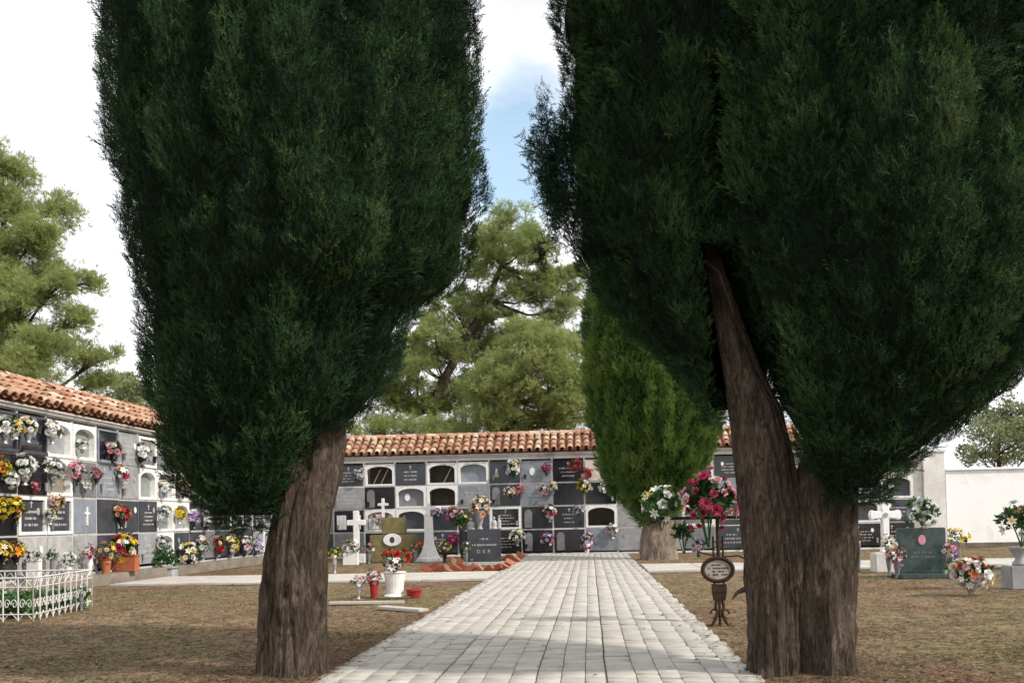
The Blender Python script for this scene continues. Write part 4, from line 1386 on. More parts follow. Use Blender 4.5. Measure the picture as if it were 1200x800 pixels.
S = 'side'
W_ = [
    # side wall, top row
    (S, 6, 502, 11, ['white'], 'white lilies on the top-row glass niche nearest the frame edge, side wall', 'silver'),
    (S, 19, 500, 9, ['yellow', 'cream'], 'yellow and cream bunch between white bunches, top row of the side wall', 'silver'),
    (S, 33, 501, 11, ['white', 'cream'], 'white bunch right of the yellow one, top row of the side wall', 'silver'),
    (S, 61, 504, 10, ['white', 'white', 'cream'], 'white flowers at the grey arched niche, third column, top row of side wall', 'silver'),
    (S, 96, 521, 7, ['white'], 'few white flowers inside the framed arch, top row of the side wall', None),
    (S, 133, 527, 10, ['white', 'pink', 'blush'], 'pink and white bunch on the sky-reflecting glass niche, top row', 'darkurn'),
    (S, 167, 531, 10, ['white'], 'white bunch on the grey slab under the end of visible roof', 'darkurn'),
    # second row
    (S, 2, 548, 9, ['yellow', 'orange'], 'yellow bunch at the frame edge, second row of the side wall', 'darkurn'),
    (S, 13, 561, 9, ['white'], 'low white bunch on the black slab, second row of side wall', None),
    (S, 29, 549, 12, ['white'], 'large white bunch on black slab, second row of side wall', 'silver'),
    (S, 41, 570, 6, ['rose', 'pink'], 'small rose-red bunch below large white one, side wall', None),
    (S, 62, 550, 12, ['white', 'white', 'greywhite'], 'white lilies before the brown arched niche, second row of side wall', 'urn'),
    (S, 91, 552, 10, ['pink', 'blush'], 'pink bunch above dark vase, left of its grey slab, second row', 'darkurn'),
    (S, 113, 556, 7, ['pink', 'rose'], 'small pink bunch at the right edge of that grey slab, second row', 'darkurn'),
    (S, 101, 568, 6, ['white'], 'small white bunch between two pink ones, second row', None),
    (S, 143, 556, 9, ['white', 'peach', 'rose'], 'slim white and red bunch in a long cone, second row of side wall', 'cone'),
    (S, 193, 570, 8, ['cream', 'white'], 'cream flowers in the narrow grey arch, second row near the cypress', 'urn'),
    (S, 214, 570, 10, ['cream', 'peach'], 'green wreath with peach flowers framing an arched niche near the cypress', None),
    (S, 230, 582, 8, ['rose', 'white', 'cream'], 'red and white bunch on the cream slab partly under the cypress', 'darkurn'),
    # third row
    (S, 3, 595, 10, ['yellow'], 'bright yellow bunch at the frame edge, third row of side wall', 'darkurn'),
    (S, 19, 595, 11, ['yellow', 'orange', 'yellow'], 'yellow and orange bunch on the black slab, third row of side wall', 'darkurn'),
    (S, 66, 588, 9, ['blush', 'peach', 'cream'], 'blush and peach bunch on white-framed slate slab, third row', None),
    (S, 59, 603, 7, ['white', 'cream'], 'cream-white bunch in a silver vase between two framed slate slabs', 'silver'),
    (S, 142, 602, 11, ['red', 'red', 'peach'], 'red lily bunch on dark slate slab, third row of side wall', 'darkurn', ('lily', 'rose')),
    (S, 191, 602, 8, ['white', 'greywhite'], 'white bunch in grey arched niche, third row near the cypress', 'whiteurn'),
    (S, 210, 602, 7, ['yellow'], 'yellow bunch at the top of an arched niche, third row', 'silver'),
    (S, 227, 606, 8, ['white', 'lilac'], 'white and lilac bunch, first of three at the third row under cypress', 'darkurn'),
    (S, 243, 608, 8, ['lilac', 'white'], 'lilac bunch, middle of three at the third row under cypress', 'darkurn'),
    (S, 257, 608, 8, ['lilac', 'pink', 'white'], 'pinkish lilac bunch, last of three at the third row under cypress', 'urn'),
    # bottom row
    (S, 4, 645, 10, ['yellow', 'cream'], 'yellow bunch at the frame edge, bottom row of side wall', 'darkurn'),
    (S, 19, 645, 10, ['orange', 'yellow'], 'orange and yellow bunch beside the grey marble slab, bottom row', 'darkurn'),
    (S, 190, 638, 8, ['white', 'greywhite'], 'white bunch in the bottom-row arch behind the planter of greenery', 'urn'),
    (S, 237, 638, 9, ['cream', 'white', 'blush'], 'cream bunch right of the yellow bunch, bottom row of side wall', 'urn'),
    (S, 256, 639, 8, ['red', 'rose', 'cream'], 'red and cream bunch, bottom row under the cypress fringe', 'urn'),
    (S, 272, 638, 9, ['cream', 'yellow'], 'pale yellow bunch, bottom row under the cypress fringe', 'urn'),
    (S, 289, 638, 8, ['white', 'blush'], 'white bunch next to the pale yellow bunch, bottom row', 'urn'),
    (S, 302, 640, 8, ['lilac', 'greywhite'], 'greyish lilac bunch right against the single cypress trunk, bottom row', 'urn'),
]
B = 'far'
W_ += [
    (B, 421, 556, 6, ['white', 'greywhite'], 'white bunch left of the open top-row niche with two battens', None),
    (B, 601, 549, 8, ['white', 'cream', 'white'], 'white bunch on dark slab with a relief figure, top row of far wall', None),
    (B, 640, 549, 5, ['pink', 'rose'], 'small pink bunch at the blue-grey slab with medallion, top row', 'darkurn'),
    (B, 674, 545, 6, ['red', 'rose'], 'red bunch on black inscribed slab, top row of far wall', None),
    (B, 688, 555, 6, ['red', 'pink'], 'red and pink bunch on cream slab beside young cypress, top row', 'urn'),
    (B, 598, 576, 6, ['white', 'peach'], 'white and peach bunch on black slab, second row of far wall', None),
    (B, 609, 575, 5, ['rose', 'pink'], 'small rose bunch at the corner of blue-grey slab, second row', None),
    (B, 637, 574, 5, ['pink', 'blush'], 'small pink bunch on blue-grey slab, second row of far wall', None),
    (B, 648, 570, 5, ['white', 'cream'], 'small white bunch between blue-grey and black slabs, second row', 'urn'),
    (B, 684, 569, 7, ['cream', 'yellow', 'white'], 'creamy yellow bunch on black slab, second row of far wall', None),
    (B, 707, 572, 5, ['white'], 'small white bunch nearest the young cypress, second row of far wall', None),
    (B, 511, 600, 6, ['lilac', 'white'], 'lilac bunch under the open second-row niche, third row of far wall', None),
    (B, 531, 603, 8, ['pink', 'blush', 'magenta'], 'pink bunch left of the slate headstone flowers, third row', None),
    (B, 644, 600, 7, ['red', 'white', 'rose'], 'red and white bunch right of the grey tablet, third row', 'urn'),
    (B, 678, 597, 5, ['greywhite', 'lilac'], 'pale lilac bunch beside the white-framed open niche, third row', None),
    (B, 606, 628, 7, ['white', 'cream'], 'white bunch on black slab, bottom row right of slate headstone', 'urn'),
    (B, 642, 632, 7, ['lilac', 'white', 'magenta'], 'purple and white bunch between two grey tablets, bottom row', None),
    (B, 718, 621, 6, ['lilac', 'pink', 'white'], 'lilac bunch on pale slab below the white-framed open niche', 'silver'),
    (B, 442, 608, 6, ['white', 'pink'], 'white and pink bunch behind mossy gravestone, third row', None),
    (B, 533, 632, 7, ['magenta', 'rose'], 'magenta bunch beside the white obelisk, bottom row', None),
    (B, 492, 640, 6, ['rust', 'red'], 'dark red bunch between mossy gravestone and white obelisk', None),
]
for a in W_:
    wall_bouquet(*a)


def ground_bouquet(px, py, rpx, Y, colours, label, vase='urn', kinds=('rose', 'lily', 'mum'), n=None, zfoot=0.0, flat=0.9, **kw):
    sd[0] += 1
    pos = onY(px, py, Y)
    R = rpx * (pos - CAM).dot(FWD) / F
    return bouquet(label, pos, R, colours, n, kinds, ('g', zfoot, vase), (0, -1, 0), kw.pop('group', 'flowers set among the graves'), sd[0], flat=flat, **kw)


def ledgeX(px, py, X):
    return onX(px, py, X)


def ledge_bouquet(px, py, rpx, colours, label, vase, n=None, kinds=('rose', 'lily', 'mum'), X=LW + 0.24, z=0.26, **kw):
    sd[0] += 1
    pos = onX(px, py, X)
    R = rpx * (pos - CAM).dot(FWD) / F
    return bouquet(label, pos, R, colours, n, kinds, ('g', z, vase), (1, -0.3, 0.1), 'flowers along the wall plinth', sd[0], flat=0.8, **kw)


ledge_bouquet(40, 652, 10, ['lilac', 'white', 'magenta', 'white'], 'purple and white bunch in a white planter on the plinth above railing', 'whitebox')
ledge_bouquet(61, 652, 8, ['white'], 'green plant with few white blooms on plinth, left of white cluster', 'urn', 3, leafn=60)
ledge_bouquet(80, 656, 12, ['white'], 'dense white cluster on the plinth just above railing', 'whiteurn', 14)
ledge_bouquet(105, 648, 11, ['peach', 'rose', 'blush'], 'peach and red bunch in white urn left of the terracotta box', 'whiteurn', 9)
ledge_bouquet(124, 647, 14, ['peach', 'yellow', 'cream', 'rose'], 'peach and yellow bunch in terracotta pot, plinth of side wall', 'pot', 14)
ledge_bouquet(146, 644, 19, ['yellow', 'yellow', 'rose', 'red', 'cream', 'white'], 'big yellow, red and cream arrangement in terracotta box on the plinth', 'box', 26, leafn=60)
ledge_bouquet(221, 650, 15, ['yellow', 'white', 'yellow', 'cream'], 'round yellow and white bunch low against the side wall', 'darkurn', 18)
# white box of greenery standing on the bare earth
gp = ground(190, 676)
pr_ = empty('planter', (gp.x, gp.y, 0), 'pale stone trough of feathery green plants before the side wall', 'planter')
b = MB(); b.box((gp.x - .34, gp.y - .2, 0), (gp.x + .34, gp.y + .2, .22)); b.box((gp.x - .38, gp.y - .24, .221), (gp.x + .38, gp.y + .24, .27))
b.build('trough', M['stone_marble'], pr_, bevel=.015)
rg = np.random.default_rng(77)
V, Q, T_ = leaves_mesh(0.42, 150, rg, 1.1, 0.5, 0.42, 0.8, 0.35)
np_obj('plant', V + np.array((gp.x, gp.y, 0)), Q, M['plantleaf'], pr_, T_)

# ================================================================== GRAVES AND STONES
def wavy(label, name, cat): pass


def cross_outline(w, h, t, arm_z, round_=0.0):
    """latin cross outline, centred on u = 0"""
    return [(-t, 0), (t, 0), (t, arm_z - t), (w, arm_z - t), (w, arm_z + t), (t, arm_z + t), (t, h), (-t, h), (-t, arm_z + t), (-w, arm_z + t), (-w, arm_z - t), (-t, arm_z - t)]


Yg = 31.0
kg = Yg / F
# mossy stepped gravestone with an oval plaque and thin white cross
c0 = onY(463, 655, Yg); x = c0.x
gr = empty('gravestone', (x, Yg, 0), 'stepped mossy olive gravestone with white oval plaque before the far wall', 'gravestone')
zA, zB, zC = onY(463, 626, Yg).z, onY(463, 606, Yg).z, onY(463, 655, Yg).z
b = MB(); b.box((x - 0.76, Yg - .28, 0), (x + 0.72, Yg + .28, zA)); b.build('base_block', M['mossy'], gr, bevel=.03)
b = MB(); b.box((x - 0.38, Yg - .22, zA + .002), (x + 0.36, Yg + .22, zB)); b.build('upper_block', M['mossy'], gr, bevel=.03)
pz = onY(462, 632, Yg).z
b = MB(); b.prism([(x - .02 + .29 * math.cos(a), pz + .20 * math.sin(a)) for a in np.linspace(0, 2 * PI, 28, endpoint=False)], Yg - .33, Yg - .282)
b.build('plaque', M['frame_white'], gr, bevel=.01)
b = MB(); b.prism([(x - .02 + .08 * math.cos(a), pz + .10 * math.sin(a)) for a in np.linspace(0, 2 * PI, 16, endpoint=False)], Yg - .336, Yg - .331)
b.build('portrait', M['stone_slate'], gr)
xx = onY(449, 600, Yg).x
b = MB(); b.prism([(xx + u, zB + .002 + z) for u, z in cross_outline(.17, .62, .045, .42)], Yg - .05, Yg + .05); b.build('cross', M['frame_white'], gr, bevel=.012)

# white obelisk-like cross foot
x = onY(505, 655, Yg).x
gr = empty('cross_pedestal', (x, Yg - .3, 0), 'white flared pedestal with slim shaft right of the mossy gravestone', 'monument')
k = kg
b = MB()
zt = onY(505, 592, Yg).z
prof = [(.44, 0), (.44, .10), (.34, .18), (.26, .36), (.19, .55), (.165, .75), (.14, zt - .35)]
b.lathe(prof, (x, Yg - .3, 0), 4, 0.7)
b.build('pedestal', M['frame_white'], gr, bevel=.02)
b = MB(); b.prism([(x + u, zt - .348 + z) for u, z in cross_outline(.2, .42, .06, .27)], Yg - .35, Yg - .25); b.build('cross', M['frame_white'], gr, bevel=.015)

# white cross farther left, half hidden by the trunk
x = onY(418, 650, Yg).x
gr = empty('grave_cross', (x, Yg, 0), 'white stone cross on a block beside the single cypress trunk', 'cross')
zt = onY(418, 598, Yg).z
b = MB(); b.box((x - .34, Yg - .3, 0), (x + .34, Yg + .3, .30)); b.build('base', M['plaster'], gr, bevel=.02)
b = MB(); b.prism([(x + u, .302 + z) for u, z in cross_outline(.30, zt - .302, .09, (zt - .3) * .72)], Yg - .08, Yg + .08); b.build('cross', M['frame_white'], gr, bevel=.02)
ground_bouquet(411, 641, 11, 29.6, ['cream', 'white', 'peach', 'pink'], 'cream bunch in a pale trough before the white cross by the trunk', 'whitebox', n=12)
ground_bouquet(432, 642, 8, 29.8, ['pink', 'rose', 'blush'], 'pink bunch between pale trough and mossy gravestone', 'urn', n=9)
ground_bouquet(392, 648, 8, 24.5, ['yellow'], 'bright yellow bunch peeking out beside the single cypress trunk', 'silver', n=9)
ground_bouquet(521, 641, 8, 30.2, ['yellow', 'yellow', 'cream'], 'yellow bunch on the ground right of the white obelisk', 'darkurn', n=12)
ground_bouquet(486, 643, 7, 30.4, ['white', 'pink', 'rust'], 'white and dark red bunch at the foot of mossy gravestone', 'urn', n=8)

# slate headstone with figures and flowers on top
g0 = ground(567, 662); Ys = g0.y
xl, xr = onY(548, 640, Ys).x, onY(587, 640, Ys).x
zt = onY(567, 620, Ys).z
gr = empty('headstone', (g0.x, Ys, 0), 'dark slate headstone inscribed in white, standing in a brick-edged plot', 'headstone')
b = MB(); b.box((xl, Ys - .09, .02), (xr, Ys + .09, zt)); b.build('slab', M['stone_slate'], gr, bevel=.012)
b = MB(); b.box((xl - .12, Ys - .2, 0), (xr + .12, Ys + .2, .10)); b.build('footing', M['plaster_grey'], gr, bevel=.015)
b = MB(); rr_ = random.Random(4)
marks(b, xl + .28, xr - .28, zt - .34, zt - .20, Ys - .0905, 1, rr_)
marks(b, xl + .06, xr - .04, zt - .50, zt - .38, Ys - .0905, 1, rr_)
marks(b, xl + .06, xl + .22, .12, .22, Ys - .0905, 1, rr_)
b.build('inscription', M['ink'], gr)


def text_obj(txt, size, loc, mat, parent, ext=0.004, align='CENTER'):
    cu = bpy.data.curves.new('lettering', 'FONT')
    cu.body = txt; cu.size = size; cu.extrude = ext; cu.align_x = align; cu.align_y = 'CENTER'
    ob = bpy.data.objects.new('tmp', cu)
    COL.objects.link(ob)
    bpy.context.view_layer.update()
    dg = bpy.context.evaluated_depsgraph_get()
    me = bpy.data.meshes.new_from_object(ob.evaluated_get(dg))
    bpy.data.objects.remove(ob)
    me.transform(Matrix.Translation(Vector(loc) - world_of(parent)) @ Matrix.Rotation(PI / 2, 4, 'X'))
    me.materials.clear()
    return link_mesh('lettering', me, mat, parent)


text_obj('D. E. P.', 0.14, ((xl + xr) / 2, Ys - .092, zt - .63), M['ink'], gr)
# three pale figures standing on the headstone
for i, (fx, hh, wv, lb) in enumerate(((552, .33, .12, 'small pale arched tablet on top of slate headstone, at its end'), (579, .36, .10, 'small grey praying figure on top of slate headstone'), (585, .40, .07, 'slim white angel figure on the slate headstone corner'))):
    xx = onY(fx, 612, Ys).x
    f = empty('statuette', (xx, Ys, zt), lb, 'statuette', 'ornaments on the slate headstone')
    b = MB(); b.lathe([(wv, .002), (wv * .95, hh * .1), (wv * .7, hh * .15), (wv * .85, hh * .35), (wv * .75, hh * .6), (wv * .35, hh * .72), (wv * .2, hh * .76)], (xx, Ys, zt), 12, .6)
    b.build('body', M['stone_marble'] if i else M['stone_lgrey'], f, smooth=True)
    b = MB(); b.lathe([(.01, hh * .74), (wv * .3, hh * .80), (wv * .36, hh * .88), (wv * .25, hh * .97), (.01, hh)], (xx, Ys, zt), 12)
    b.build('head', M['stone_marble'] if i else M['stone_lgrey'], f, smooth=True)
ground_bouquet(562, 594, 14, Ys - .0, ['peach', 'cream', 'peach', 'blush'], 'peach roses in a pale vase on top of slate headstone', 'greyurn', n=17, zfoot=zt + .002)
ground_bouquet(541, 612, 11, Ys + 1.2, ['rose', 'peach', 'yellow'], 'leafy dark bunch with few red blooms left of slate headstone', 'darkurn', n=5, leafn=110)
ground_bouquet(546, 640, 7, Ys - .3, ['white', 'blush', 'pink'], 'white bunch on the ground at the edge of slate headstone', 'urn', n=8)
# broken brick edging, every brick loose
brx = random.Random(9)
pathL = [(500, 671), (508, 667), (515, 671), (525, 669), (534, 671), (543, 668), (552, 671), (562, 670), (572, 671), (582, 669), (591, 668), (598, 664), (530, 660), (541, 661), (592, 658), (601, 656), (610, 652), (519, 657), (606, 660)]
for i, (px, py) in enumerate(pathL):
    p = ground(px, py)
    b = MB()
    b.obox((p.x, p.y, 0.09 + brx.uniform(-.02, .03)), (.145, .06, .07), (brx.uniform(-.3, .3), brx.choice((.55, -.5, .4)) + brx.uniform(-.15, .15), brx.uniform(-.5, .5)), brx.uniform(.2, .95))
    o = b.build('brick', M['brick'], None, bevel=.01, origin=(p.x, p.y, 0))
    tag(o, 'tilted red brick edging the plot of the slate headstone', 'brick', 'bricks round the slate headstone plot')

# ---- white pot grave near the path
gp = ground(463, 700); Yp = gp.y
kp_ = Yp / F
x = gp.x
fp = empty('flower_vase', (x, Yp, 0), 'tall white stone vase flanked by red pots, near the trunk side of path', 'vase')
b = MB(); b.lathe([(.19, 0), (.19, .04), (.14, .07), (.15, .2), (.18, .40), (.20, .43), (.17, .44)], (x, Yp, 0), 20); b.build('vase', M['frame_white'], fp, smooth=False)
b = MB(); b.box((x - .30, Yp - .24, 0.0), (x + .30, Yp + .2, .03)); b.build('base_slab', M['mossy'], fp, bevel=.01)
ground_bouquet(463, 655, 17, Yp, ['red', 'red', 'rust', 'red'], 'dark red blooms rising from the tall white stone vase', 'stems', n=16, zfoot=.42, kinds=('rose', 'lily'))
ground_bouquet(461, 662, 10, Yp - .16, ['white'], 'white blooms with dark leaves spilling over the white stone vase', 'stems', n=10, zfoot=.43, leafn=40, fs=.48)
ground_bouquet(438, 676, 12, Yp - .1, ['pink', 'blush', 'pink'], 'pink bunch in a red pot left of white stone vase', 'redpot', n=14, fs=.3)
ground_bouquet(420, 682, 9, Yp - .25, ['blush', 'pink', 'greywhite'], 'pale pink bunch in a clear vase close to the single trunk', 'glassvase', n=10)
rpt = ground(485, 700)
b = MB(); b.lathe([(.10, 0), (.13, .12), (.15, .12), (.15, .15), (.12, .15), (.11, .05)], (rpt.x, rpt.y, 0), 16)
o = b.build('flower_pot', M['redpot'], None, origin=(rpt.x, rpt.y, 0)); tag(o, 'empty red plastic pot right of the white stone vase', 'pot')
for (a, bb, w, lb) in (((386, 709), (474, 707), .07, 'long thin broken marble strip lying on earth near white vase'), ((447, 714), (497, 717), .10, 'short pale stone slab lying on earth before the marble strip')):
    A, Bp = ground(*a), ground(*bb)
    d = (Bp - A); ang = math.atan2(d.y, d.x)
    b = MB(); cpt = (A + Bp) / 2
    b.obox((cpt.x, cpt.y, .03), (d.length / 2, w, .022), (0, 0.01, ang))
    o = b.build('stone_strip', M['concrete'], None, bevel=.008, origin=(cpt.x, cpt.y, 0)); tag(o, lb, 'stone slab')

# ---- rusty iron cross with enamel oval and bunches
ip = ground(844, 733); Yi = ip.y
x0 = ip.x
ir = empty('iron_cross', (x0, Yi, 0), 'rusty wrought iron grave cross with a pale oval plate beside the path', 'grave cross')


def zi(py): return onY(842, py, Yi).z


def xi(px): return onY(px, 667, Yi).x


b = MB()
zl = zi(700); zo = zi(667); zarm = zi(640)
for s_ in (-1, 1):       # scrolled feet
    b.tube([(x0 + s_ * .03, Yi, zl), (x0 + s_ * .045, Yi, zl - .10), (x0 + s_ * .03, Yi, zl - .17), (x0 + s_ * .05, Yi, zl - .24), (x0 + s_ * .09, Yi, zl - .31), (x0 + s_ * .13, Yi, 0.005)], [.018, .018, .016, .018, .016, .012], 8)
    b.tube([(x0 + s_ * (.06 + .045 * math.cos(a)), Yi, .14 + .05 * math.sin(a)) for a in np.linspace(0, 5.2, 14)], .011, 6)
b.tube([(x0, Yi, 0), (x0 + .0, Yi, .30)], .016, 8)
b.build('foot', M['iron'], ir)
b = MB()
b.box((x0 - .085, Yi - .018, zi(694)), (x0 + .085, Yi + .018, zi(684)), .5)
b.prism([(x0 - .07, zl - .03), (x0 + .07, zl - .03), (x0 + .085, zi(692)), (x0 - .085, zi(692))], Yi - .014, Yi + .014)
for s_ in (-1, 1):
    b.tube([(x0 + s_ * .055, Yi, zi(693)), (x0 + s_ * .075, Yi, zi(686)), (x0 + s_ * .03, Yi, zi(680))], .012, 6)
b.build('stem', M['iron'], ir, bevel=.004)
xo = xi(841)
b = MB()
rx, rz = .172, .132
b.tube([(xo + rx * math.cos(a), Yi - .01, zo + rz * math.sin(a)) for a in np.linspace(0, 2 * PI, 40)], .024, 8)
b.build('oval_rim', M['iron'], ir)
b = MB(); b.prism([(xo + (rx - .015) * math.cos(a), zo + (rz - .015) * math.sin(a)) for a in np.linspace(0, 2 * PI, 36, endpoint=False)], Yi - .012, Yi + .01)
pl_ = b.build('oval_plate', M['enamel'], ir)
b = MB(); rr_ = random.Random(8); marks(b, xo - .12, xo + .12, zo - .075, zo + .075, Yi - .0125, 4, rr_); b.build('inscription', M['iron'], pl_)
b = MB()
for s_ in (-1, 1):       # lattice shaft above the plate
    b.tube([(x0 + s_ * .055 - .0, Yi, zo + rz + .0), (x0 + s_ * .055, Yi, zarm + .12)], .012, 8)
    b.tube([(x0 + s_ * .055, Yi, zo + rz + .02), (x0 - s_ * .05, Yi, zo + rz + .11), (x0 + s_ * .05, Yi, zo + rz + .2)], .007, 6)
zc_ = zi(606)
b.tube([(x0, Yi, zo + rz), (x0, Yi, zi(563))], .018, 8)
b.build('shaft', M['iron'], ir)
b = MB()
b.tube([(xi(770), Yi, zc_), (xi(880), Yi, zc_)], .018, 8)
for s_, px in ((-1, 770), (1, 880)):
    b.tube([(xi(px) + s_ * .02 + .045 * math.cos(a), Yi, zc_ + .045 * math.sin(a)) for a in np.linspace(0, 2 * PI, 16)], .010, 6)
b.build('arm', M['iron'], ir)
b = MB()
b.tube([(x0 + .06, Yi, zi(652)), (xi(866), Yi, zi(651)), (xi(872), Yi, zi(654))], .011, 6)
b.tube([(x0 - .06, Yi, zi(650)), (xi(826), Yi, zi(648)), (xi(818), Yi, zi(645))], .011, 6)
b.build('lower_bracket', M['iron'], ir)
ground_bouquet(830, 588, 33, Yi - .12, ['rose', 'rose', 'rose', 'rose', 'rose', 'pink', 'pink', 'blush'], 'large crimson and pink bunch tied to the top of rusty iron cross', 'stems', n=36, zfoot=zi(640), leafn=110, fs=.215, kinds=('rose', 'rose', 'rose', 'mum'), tall=1.1)
ground_bouquet(775, 591, 22, Yi - .08, ['white', 'cream', 'white', 'yellow'], 'white and cream bunch on the arm tip of the rusty iron cross', 'stems', n=15, zfoot=zi(620), leafn=80, kinds=('lily', 'rose', 'lily'))
ground_bouquet(818, 639, 10, Yi - .06, ['lilac', 'blush', 'lilac'], 'little lilac cluster hanging at the iron cross bracket above the oval', 'stems', n=9, zfoot=zi(652), fs=.36)
ground_bouquet(800, 625, 14, Yi + .0, ['yellow'], 'trailing green foliage with one yellow bloom between the cross bunches', 'stems', n=2, zfoot=zi(648), leafn=130, tall=1.2, cat='foliage')

# ---- right-hand graves
g0 = ground(1080, 675); Yh = g0.y
xl, xr = onY(1052, 650, Yh).x, onY(1107, 650, Yh).x
zt = onY(1080, 618, Yh).z
gr = empty('headstone', (g0.x, Yh, 0), 'blue-green granite headstone with a pink oval portrait', 'headstone')
mt = mat_worn('green_granite', (0.030, 0.050, 0.050), (0.060, 0.088, 0.086), 0.22, 9, 0.03, 0.5, fine=90)
b = MB(); b.box((xl, Yh - .1, .08), (xr, Yh + .1, zt)); b.build('slab', mt, gr, bevel=.012)
b = MB(); b.box((xl - .15, Yh - .75, 0), (xr + .12, Yh + .18, .078)); b.build('ledger', mt, gr, bevel=.012)
b = MB(); zz = onY(1078, 632, Yh).z; xc = onY(1078, 632, Yh).x
b.prism([(xc + .075 * math.cos(a), zz + .10 * math.sin(a)) for a in np.linspace(0, 2 * PI, 24, endpoint=False)], Yh - .125, Yh - .101)
b.build('portrait', M['petal_pink'], gr, bevel=.008)
b = MB(); rr_ = random.Random(14); marks(b, xl + .12, xr - .12, .34, .52, Yh - .1005, 2, rr_); b.build('inscription', M['stone_grey'], gr)
# white cross left of it
Yc = Yh + 1.6
c = onY(1038, 640, Yc); x = c.x
gr = empty('grave_cross', (x, Yc, 0), 'white budded cross left of the green granite headstone', 'cross')
zt2 = onY(1038, 588, Yc).z; za = onY(1038, 603, Yc).z
b = MB(); b.box((x - .28, Yc - .22, 0), (x + .28, Yc + .22, .42)); b.build('base', M['plaster'], gr, bevel=.02)
b = MB()
t = .075
b.prism([(x + u, .422 + z) for u, z in [(-t * 1.5, 0), (t * 1.5, 0), (t * .9, .25), (t, za - .422 - t), (.22, za - .422 - t * 1.2), (.30, za - .422 - t * 1.5), (.34, za - .422), (.30, za - .422 + t * 1.5), (.22, za - .422 + t * 1.2), (t, za - .422 + t), (t * 1.2, zt2 - .422 - .1), (t * 1.5, zt2 - .422 - .03), (0, zt2 - .422 + .05), (-t * 1.5, zt2 - .422 - .03), (-t * 1.2, zt2 - .422 - .1), (-t, za - .422 + t), (-.22, za - .422 + t * 1.2), (-.30, za - .422 + t * 1.5), (-.34, za - .422), (-.30, za - .422 - t * 1.5), (-.22, za - .422 - t * 1.2), (-t, za - .422 - t), (-t * .9, .25)]], Yc - .07, Yc + .07)
b.build('cross', M['whitewash'], gr, bevel=.02)
b = MB(); b.prism([(x + .05 * math.cos(a), za + .05 * math.sin(a)) for a in np.linspace(0, 2 * PI, 16, endpoint=False)], Yc - .085, Yc - .071); b.build('medallion', M['silver'], gr)
zh = zt
ground_bouquet(1081, 602, 20, Yh, ['white', 'white', 'greywhite'], 'white bunch with dark leaves on top of green granite headstone', 'stems', n=20, zfoot=zh + .002, leafn=70, fs=.24, tall=.9)
ground_bouquet(1041, 637, 11, Yh - .1, ['cream', 'peach', 'white'], 'peach and cream bunch at the foot of white budded cross', 'urn', n=10)
ground_bouquet(1051, 652, 12, Yh - .5, ['pink', 'blush', 'pink'], 'pink bunch leaning on the edge of green granite headstone', 'urn', n=12)
ground_bouquet(1121, 630, 13, Yh + .3, ['yellow', 'yellow', 'cream'], 'yellow bunch right of the green granite headstone', 'urn', n=14)
ground_bouquet(1113, 646, 12, Yh - .35, ['pink', 'blush', 'lilac'], 'pink bunch below the yellow bunch, right of granite headstone', 'urn', n=12)
ground_bouquet(1006, 631, 7, 22.0, ['pink', 'white', 'rust'], 'small dark bunch right beside the forked cypress trunk', 'urn', n=8)
cb = ground(1137, 698)
ground_bouquet(1137, 672, 25, cb.y, ['white', 'cream', 'blush', 'rust', 'white', 'blush'], 'big white, blush and rust bunch standing alone on the earth', 'cone', n=46, fs=.22, leafn=50)
# low grave kerb right
k0, k1 = ground(1112, 674), ground(1188, 674)
gk = empty('grave_kerb', (k0.x, k0.y, 0), 'low pale grave surround beside the big white and rust bunch', 'grave')
b = MB(); b.box((k0.x, k0.y, 0), (k1.x, k0.y + 1.7, .14)); b.build('surround', M['stone_brown'], gk, bevel=.01)
b = MB(); b.box((k0.x - .03, k0.y - .04, .142), (k1.x + .03, k0.y + 1.74, .21)); b.build('cap', M['concrete'], gk, bevel=.012)
# grey pedestal vase at the frame edge
vp = ground(1196, 690)
pv = empty('stone_vase', (vp.x, vp.y, 0), 'grey stone pedestal vase with a leaning bunch at the frame edge', 'vase')
zt3 = onY(1196, 640, vp.y).z
b = MB(); b.box((vp.x - .22, vp.y - .2, 0), (vp.x + .22, vp.y + .2, zt3 - .30)); b.build('pedestal', M['stone_lgrey'], pv, bevel=.02)
b = MB(); b.lathe([(.11, zt3 - .298), (.11, zt3 - .26), (.06, zt3 - .2), (.14, zt3 - .05), (.18, zt3), (.15, zt3)], (vp.x, vp.y, 0), 18); b.build('urn', M['stone_lgrey'], pv, smooth=True)
ground_bouquet(1196, 612, 24, vp.y, ['peach', 'cream', 'greywhite', 'white'], 'pale bunch with grey leaves in the pedestal vase at frame edge', 'stems', n=14, zfoot=zt3, leafn=90, tall=1.3)
ground_bouquet(688, 634, 10, BW - .5, ['pink', 'blush', 'lilac', 'pink'], 'low pink and lilac bunch at the foot of far wall, past path end', 'whiteurn', n=16)

# ---- white wrought iron railing round a plot
fa, fb = ground(39, 728), ground(108, 711)
xf = (fa.x + fb.x) / 2
yf0, yf1 = fa.y, fb.y
hf = 0.60
xw = xf - 2.2
rr = empty('iron_railing', (xf, yf0, 0), 'low white wrought iron railing with scrolls round a grassy plot', 'railing')


